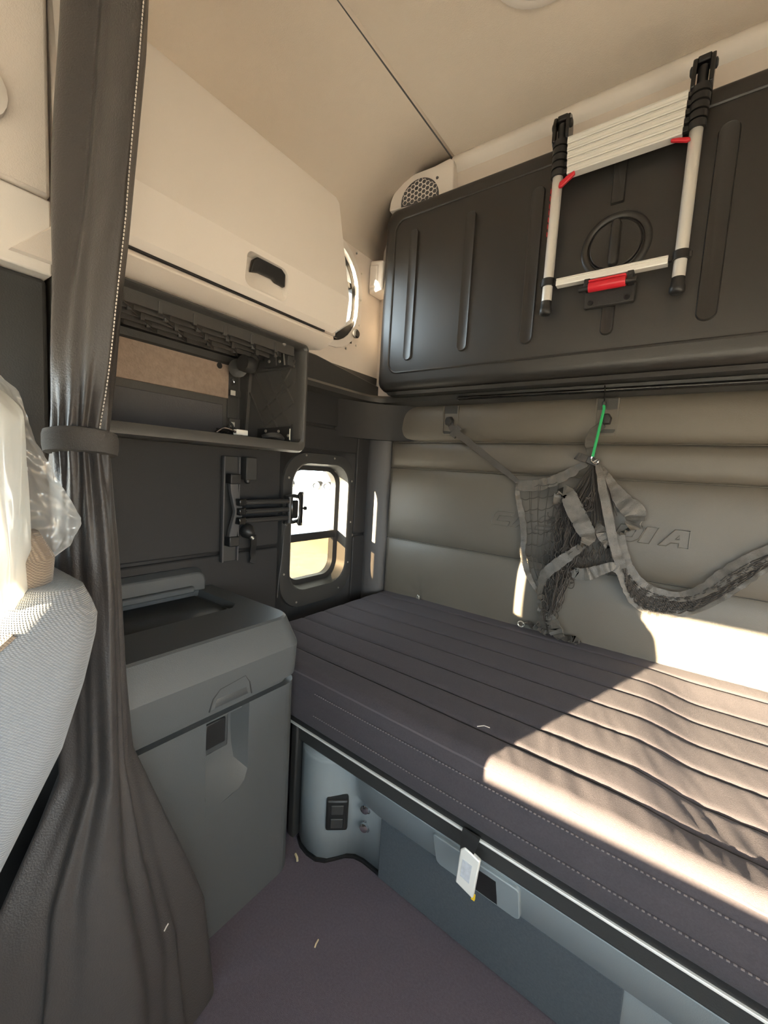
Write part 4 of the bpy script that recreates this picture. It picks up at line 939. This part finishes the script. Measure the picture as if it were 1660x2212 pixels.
# tail ends lying on the mattress
strap('webbing', [(-.535, .708, 1.850), (-.515, .722, 1.842), (-.490, .712, 1.835), (-.470, .735, 1.830), (-.455, .712, 1.83), (-.425, .703, 1.832)], [.020, .024, .030, .028, .028, .024], ((0, 1, .3), (.3, 1, .2), (0, .8, .6), (.3, .6, .5)), WEBD)
strap('webbing', [(-.430, .790, 1.825), (-.410, .765, 1.812), (-.385, .725, 1.808), (-.368, .702, 1.815)], [.020, .040, .048, .026], ((.9, -.2, .5), (.8, -.3, .5)), WEB)
strap('webbing', [(-.372, .706, 1.830), (-.345, .702, 1.826), (-.318, .706, 1.830), (-.300, .698, 1.84)], [.030, .034, .040, .018], ((.1, 1, .4), (.1, .9, .6)), WEBD)
MB().tube([(-.545+.014*math.cos(t), 1.846, .706+.012*math.sin(t)) for t in [k*.5 for k in range(13)]], .003, 6).build('end_ring', STEEL, nt_)
settle(nt_, (-.36, 1.85, .69))

# green elastic cord
bc = thing('elastic_cord', 'bright green elastic cord hooked between rail and net', 'cord')
MB().tube([(-.304, 1.828, 1.664), (-.300, 1.822, 1.640), (-.322, 1.820, 1.455)], .0052, 8).build('cord', GREEN, bc)
MB().tube(spline([(-.309, 1.852, 1.722), (-.309, 1.842, 1.730), (-.307, 1.831, 1.726), (-.304, 1.828, 1.690), (-.303, 1.828, 1.664)], 5), .0022, 6).build('upper_hook', BLACKS, bc)
MB().lathe((-.302, 1.828, 1.652), (-.05, 0, 1), [(.007, 0), (.008, .006), (.008, .014), (.004, .018)], 10).build('cord_ferrule', BLACK, bc)
MB().tube(spline([(-.322, 1.820, 1.456), (-.325, 1.818, 1.440), (-.312, 1.818, 1.428), (-.300, 1.818, 1.434), (-.302, 1.820, 1.444), (-.318, 1.822, 1.434)], 5), .0030, 6).build('lower_hook', CHROME, bc)
settle(bc, (-.31, 1.83, 1.43))

# ================================================================== SPEAKER
sp = thing('corner_speaker', 'beige corner speaker cover with a honeycomb grille above the folded bunk', 'speaker')
def spk(u, v, w): # plate frame: u right, v up, w toward room
    return (-1.19 + u*.985 + w*.17, 1.800 + u*.17 - w*.985, 2.66 + v)
ol = [(-.175, -.012)] + [(-.02 - .165*math.cos(a)+.01, .0 + .135*math.sin(a)) for a in [k*PI/2/8 for k in range(0, 8)]] + [(.055, .142), (.128, .158), (.150, .145), (.155, -.012)]
g = MB(); g.prism([spk(u, v, -.075) for u, v in ol], [spk(u, v, 0) for u, v in ol]); g.build('cover_plate', BEIGE2, sp, bevel=.005)
gb = [(-.012+.098*math.cos(a), max(-.010, .005+.098*math.sin(a))) for a in [k*2*PI/40 for k in range(40)]]
MB().prism([spk(*p, .0005) for p in gb], [spk(*p, .002) for p in gb]).build('grille_backing', PILLAR, sp)
g = MB(); hx = .0125
for i in range(-9, 10):
    for j in range(-9, 10):
        cu_ = i*hx*1.5*1.02; cv_ = (j + (.5 if i % 2 else 0))*hx*math.sqrt(3)*1.02
        if math.hypot(cu_, cv_) > .092 or cv_ < -.008: continue
        oh_ = [(cu_ + hx*1.02*math.cos(k*PI/3) - .012, cv_ + hx*1.02*math.sin(k*PI/3) + .005) for k in range(6)]
        ih_ = [(cu_ + hx*.84*math.cos(k*PI/3) - .012, cv_ + hx*.84*math.sin(k*PI/3) + .005) for k in range(6)]
        g.loft([[spk(*p, .002) for p in oh_], [spk(*p, .0045) for p in oh_], [spk(*p, .0045) for p in ih_], [spk(*p, .002) for p in ih_]], caps=(False, False))
g.build('honeycomb_grille', BEIGE2, sp, smooth=0)
MB().lathe(spk(.072, .085, 0), (.17, -.985, 0), [(.007, 0), (.006, .003), (.001, .003)], 10).build('plate_screw', PILLAR, sp)
settle(sp, spk(0, -.012, -.03))

# ceiling lamp
dl = thing('ceiling_lamp', 'round beige ceiling lamp on the headliner at the top edge', 'lamp')
MB().lathe((-.50, 1.285, ZC), (0, 0, -1), [(.152, 0), (.152, .010), (.140, .020), (.118, .022)], 36).build('lamp_rim', BEIGE2, dl)
MB().lathe((-.50, 1.285, ZC), (0, 0, -1), [(.118, .018), (.110, .026), (.07, .034), (.001, .037)], 36).build('lamp_lens', WHITE, dl)
settle(dl, (-.50, 1.285, ZC-.037))

# ================================================================== CURTAIN
ct = thing('curtain', 'gathered dark grey vinyl curtain tied back with a band', 'curtain')
CT_Y = [(0.0, .295), (.3, .297), (.55, .285), (.75, .308), (1.09, .305), (1.34, .298), (1.385, .296), (1.6, .312), (1.75, .325), (2.1, .352), (2.85, .376)]
CT_H = [(0.0, .260), (.3, .215), (.55, .145), (.75, .062), (1.09, .052), (1.32, .046), (1.385, .045), (1.5, .052), (1.75, .060), (2.1, .064), (2.85, .075)]
CT_X = [(0.0, -.840), (.5, -.855), (.75, -.885), (1.1, -.905), (1.38, -.915), (2.0, -.915), (2.85, -.915)]
CT_A = [(0.0, .075), (.5, .078), (.75, .080), (1.1, .085), (1.33, .070), (1.385, .066), (1.45, .075), (1.75, .095), (2.3, .10), (2.85, .10)]
def curt(th, z, off=0.0):
    tie = math.exp(-((z-1.370)/.10)**2)
    low = sstep(1.3, .7, z); hi = sstep(1.42, 1.9, z)
    f = .84 + hi*(.33*math.cos(3*(th-.02)) + .07*math.cos(8*th+1.2+.3*math.sin(z*2)))
    f += tie*(.10*math.sin(14*th+1) + .05*math.sin(5*th))
    f += low*(.13*math.cos(4*(th-.12+.12*math.sin(2.2*z))) + .05*math.sin(9*th+2.2*z) + .03*math.sin(15*th-3*z))
    f += (1-hi)*(1-low)*(1-tie)*(.10*math.cos(4*(th-.05)) + .05*math.sin(11*th))
    c, s_ = math.cos(th), math.sin(th)
    A_ = interp(CT_A, z)*(1 + (.95*sstep(.92, 1.0, z)*sstep(1.37, 1.30, z) if c < 0 else 0)*min(1, -c*2))  # hidden side swells out to narrow the sun gap by the pillar
    x = interp(CT_X, z) + (A_*f + off)*c
    y = interp(CT_Y, z) + (interp(CT_H, z)*f + off)*s_
    x += .006*noise.noise((th*1.5, z*3, 4)); y += .004*noise.noise((th*1.5, z*3, 8))
    # hem flare sweeping to the rear
    return (min(x, -.70), y, z)
NT = 130
zs = [0.012 + 2.83*k/150 for k in range(151)]
g = MB(); g.loft([[curt(2*PI*k/NT, z) for k in range(NT)] for z in zs]); g.build('drape', CURT, ct, smooth=80)
zb = [1.346, 1.348, 1.36, 1.378, 1.386, 1.388]
def band_pt(th, z, off): 
    c, s_ = math.cos(th), math.sin(th)
    return (-.915 + (.080+off)*c, .296 + (.052+off)*s_ + .012*c*0, z + .006*c - .004*s_)
g = MB(); g.loft([[band_pt(2*PI*k/60, z, o_) for k in range(60)] for z, o_ in zip(zb, (-.006, .001, .003, .003, .001, -.006))]); g.build('tie_band', CURTB, ct, smooth=60)
g = MB(); th0 = .02
for k in range(230):
    z = 2.80 - k*.0062*1.0
    if z < 1.395: break
    th = th0 - .25*sstep(1.4, 2.4, z) + .15
    a = Vector(curt(th, z, .0018)); b = Vector(curt(th, z-.0040, .0018)); g.tube([a, b], .0011, 4)
o = g.build('stitching', THREAD, ct, smooth=0); o['kind'] = 'stuff'
settle(ct, (-.9, .33, 0.0))

# ================================================================== SEAT
st = thing('driver_seat', 'woven blue grey cab seat reclined in front of the curtain', 'seat')
def seat_sec(z):
    rear = interp([(.40, -.05), (.82, .122), (.955, .188), (1.08, .226), (1.13, .236), (1.165, .224)], z)
    th = interp([(.40, .16), (.9, .16), (1.10, .148), (1.14, .105), (1.165, .06)], z)
    x1 = interp([(.40, -.64), (.9, -.620), (1.08, -.620), (1.14, -.640), (1.165, -.665)], z)
    x0 = interp([(.40, -1.08), (1.08, -1.085), (1.14, -1.06), (1.165, -1.02)], z)
    return [(u, v, z) for u, v in rrect(x0, x1, rear-th, rear, min(.042, th*.48), 6)]
g = MB(); g.loft([seat_sec(z) for z in (.40, .55, .70, .82, .955, 1.04, 1.10, 1.125, 1.145, 1.158, 1.165)]); g.build('backrest', SEATF, st, smooth=70)
g = MB()
def mid_sec(z):
    rear = interp([(1.10, .195), (1.20, .205), (1.235, .190)], z); th = interp([(1.10, .11), (1.20, .095), (1.235, .05)], z); k = interp([(1.10, 0), (1.2, .01), (1.235, .04)], z)
    return [(u, v, z) for u, v in rrect(-1.00+k, -.69-k, rear-th, rear, th*.45, 5)]
g.loft([mid_sec(z) for z in (1.10, 1.16, 1.20, 1.22, 1.235)]); g.build('shoulder_cushion', SEATB, st, smooth=70)
g = MB(); pth = [seat_sec(z) for z in (.55, .70, .82, .955, 1.04, 1.10, 1.125)]
g.tube([Vector(r[11]) + Vector((.0, 0, 0)) for r in pth], .005, 6); g.build('seat_piping', SEATB, st)
MB().box(-1.06, -.62, -.52, -.02, .36, .50).build('seat_cushion', SEATF, st, bevel=.04, seg=4)
MB().box(-1.00, -.68, -.46, -.06, 0.0, .36).build('seat_pedestal', DARK, st, bevel=.02)
def head_sec(z):
    k = interp([(1.22, .02), (1.30, 0), (1.40, .01), (1.44, .06)], z); th = interp([(1.22, .06), (1.30, .08), (1.40, .075), (1.44, .03)], z)
    return [(u, v, z) for u, v in rrect(-.97+k, -.74-k, .145-th/2, .145+th/2, th*.45, 5)]
g = MB(); g.loft([head_sec(z) for z in (1.225, 1.26, 1.30, 1.36, 1.40, 1.43, 1.44)]); g.build('headrest', SEATB, st, smooth=70)
settle(st, (-.84, -.25, 0.0))
# plastic film over the headrest
pf = thing('plastic_cover', 'loose clear plastic cover over the seat headrest', 'plastic cover')
def bag(th, v):
    z = lerp(1.455, 1.150, v); c, s_ = math.cos(th), math.sin(th)
    k = sstep(0, .22, v)
    ax = lerp(.05, .165, k); ay = lerp(.012, .050, k)
    x = -.835 + ax*c; y = .135 + ay*s_
    cr = .006*noise.noise((c*3, s_*3+v*1.5, 1)) + .004*noise.noise((c*9, s_*9+v*2.5, 3))
    return (x + cr, y + cr*.6, z + .012*noise.noise((th*1.5, v*2, 9)))
g = MB(); g.loft([[bag(2*PI*k/72, v) for k in range(72)] for v in [j/40 for j in range(41)]], caps=(True, False)); g.build('bag', FILM2, pf, smooth=70)
# loose flap drifting to the rear
OUT = [(.150, 1.452), (.171, 1.432), (.187, 1.362), (.212, 1.300), (.234, 1.248), (.237, 1.236), (.224, 1.206), (.205, 1.190), (.178, 1.165), (.150, 1.180), (.140, 1.30)]
def flap_edge(v):
    return interp([(0, .160), (.06, .178), (.31, .198), (.53, .226), (.72, .254), (.76, .255), (.87, .236), (.93, .210), (1, .180)], v)
def flap(u, v):
    z = lerp(1.450, 1.165, v); y = lerp(.10, flap_edge(v), u)
    x = -.748 - .035*u + .012*noise.noise((u*3, v*6, 2)) + .006*noise.noise((u*9, v*15, 5)) + .004*noise.noise((u*20, v*30, 7))*sstep(.5, 1, u)
    return (x, y, z)
g = MB(); g.grid(flap, 40, 60); g.build('flap', FILM, pf, smooth=70)
settle(pf, (-.835, .135, 1.15))

# ================================================================== LITTER
g = MB(); g.tube([(-.722, .800, .003), (-.716, .785, .010), (-.714, .778, .006)], .0022, 5); tag(g.build('straw_bit', STRAW), 'pale bit of straw on the open carpet', 'straw')
tb = min([k*.01 for k in range(-60, 120)], key=lambda t: abs(curt(t, .335)[1]-.405))
g = MB(); g.tube([curt(tb, .335, .001), curt(tb+.05, .338, .001), curt(tb+.10, .340, .001)], .0015, 5); tag(g.build('lint_thread', THREAD), 'short pale thread stuck on the curtain hem', 'thread')
g = MB(); g.tube([(-.385, 1.005, .697), (-.37, 1.015, .701), (-.355, 1.018, .700)], .0012, 5); tag(g.build('lint_thread', THREAD), 'short pale thread lying on the mattress', 'thread')
g = MB(); g.tube([(-.975, .940, .003), (-.955, .930, .008), (-.948, .925, .004)], .004, 5); tag(g.build('straw_bit', STRAW), 'tan scrap by the foot of the cabinet corner', 'straw')

# ================================================================== OUTSIDE
g = MB(); g.add([(-140, -90, -1.25), (60, -90, -1.25), (60, 140, -1.25), (-140, 140, -1.25)], [(0,1,2,3)])
tag(g.build('ground', GRAVEL, smooth=0), 'sunlit tan gravel yard outside the window', 'ground', kind='structure')
g = MB()
def mound(u, v):
    a = u*2*PI; r = v*2.0
    x = -10.6 + r*1.3*math.cos(a); y = 10.4 + r*math.sin(a)
    return (x, y, -1.27 + .85*(1-v)**.8*(1+.25*noise.noise((x*1.3, y*1.3, 0))))
g.grid(mound, 40, 14); tag(g.build('dirt_mound', DIRT), 'tan heap of dirt seen through the lower pane', 'mound')
def trailer(x, y, rz, label):
    t = thing('parked_trailer', label, 'trailer', 'parked trailers across the yard')
    M_ = Matrix.Translation((x, y, -1.25)) @ Matrix.Rotation(rz, 4, 'Z')
    MB().box(-4.5, 4.5, -1.2, 1.2, 1.05, 1.30, M_).build('deck', PALE, t, bevel=.02)
    MB().box(-4.4, -4.2, -1.2, 1.2, 1.30, 2.3, M_).build('headboard', PALE, t, bevel=.02)
    for wx in (-2.6, -1.4, 2.0, 3.2):
        for s_ in (-1, 1):
            w = MB().lathe(M_ @ Vector((wx, s_*1.1, .52)), M_.to_3x3() @ Vector((0, s_, 0)), [(.30, -.14), (.50, -.13), (.52, 0), (.50, .13), (.30, .14), (.26, .06), (.001, .06)], 20).build('wheel', RUBBER, t)
    settle(t, (x, y, -1.25))
trailer(-36, 33, .6, 'low flat trailer on wheels at the left across the yard')
trailer(-34, 44, .3, 'low flat trailer on wheels at the right across the yard')
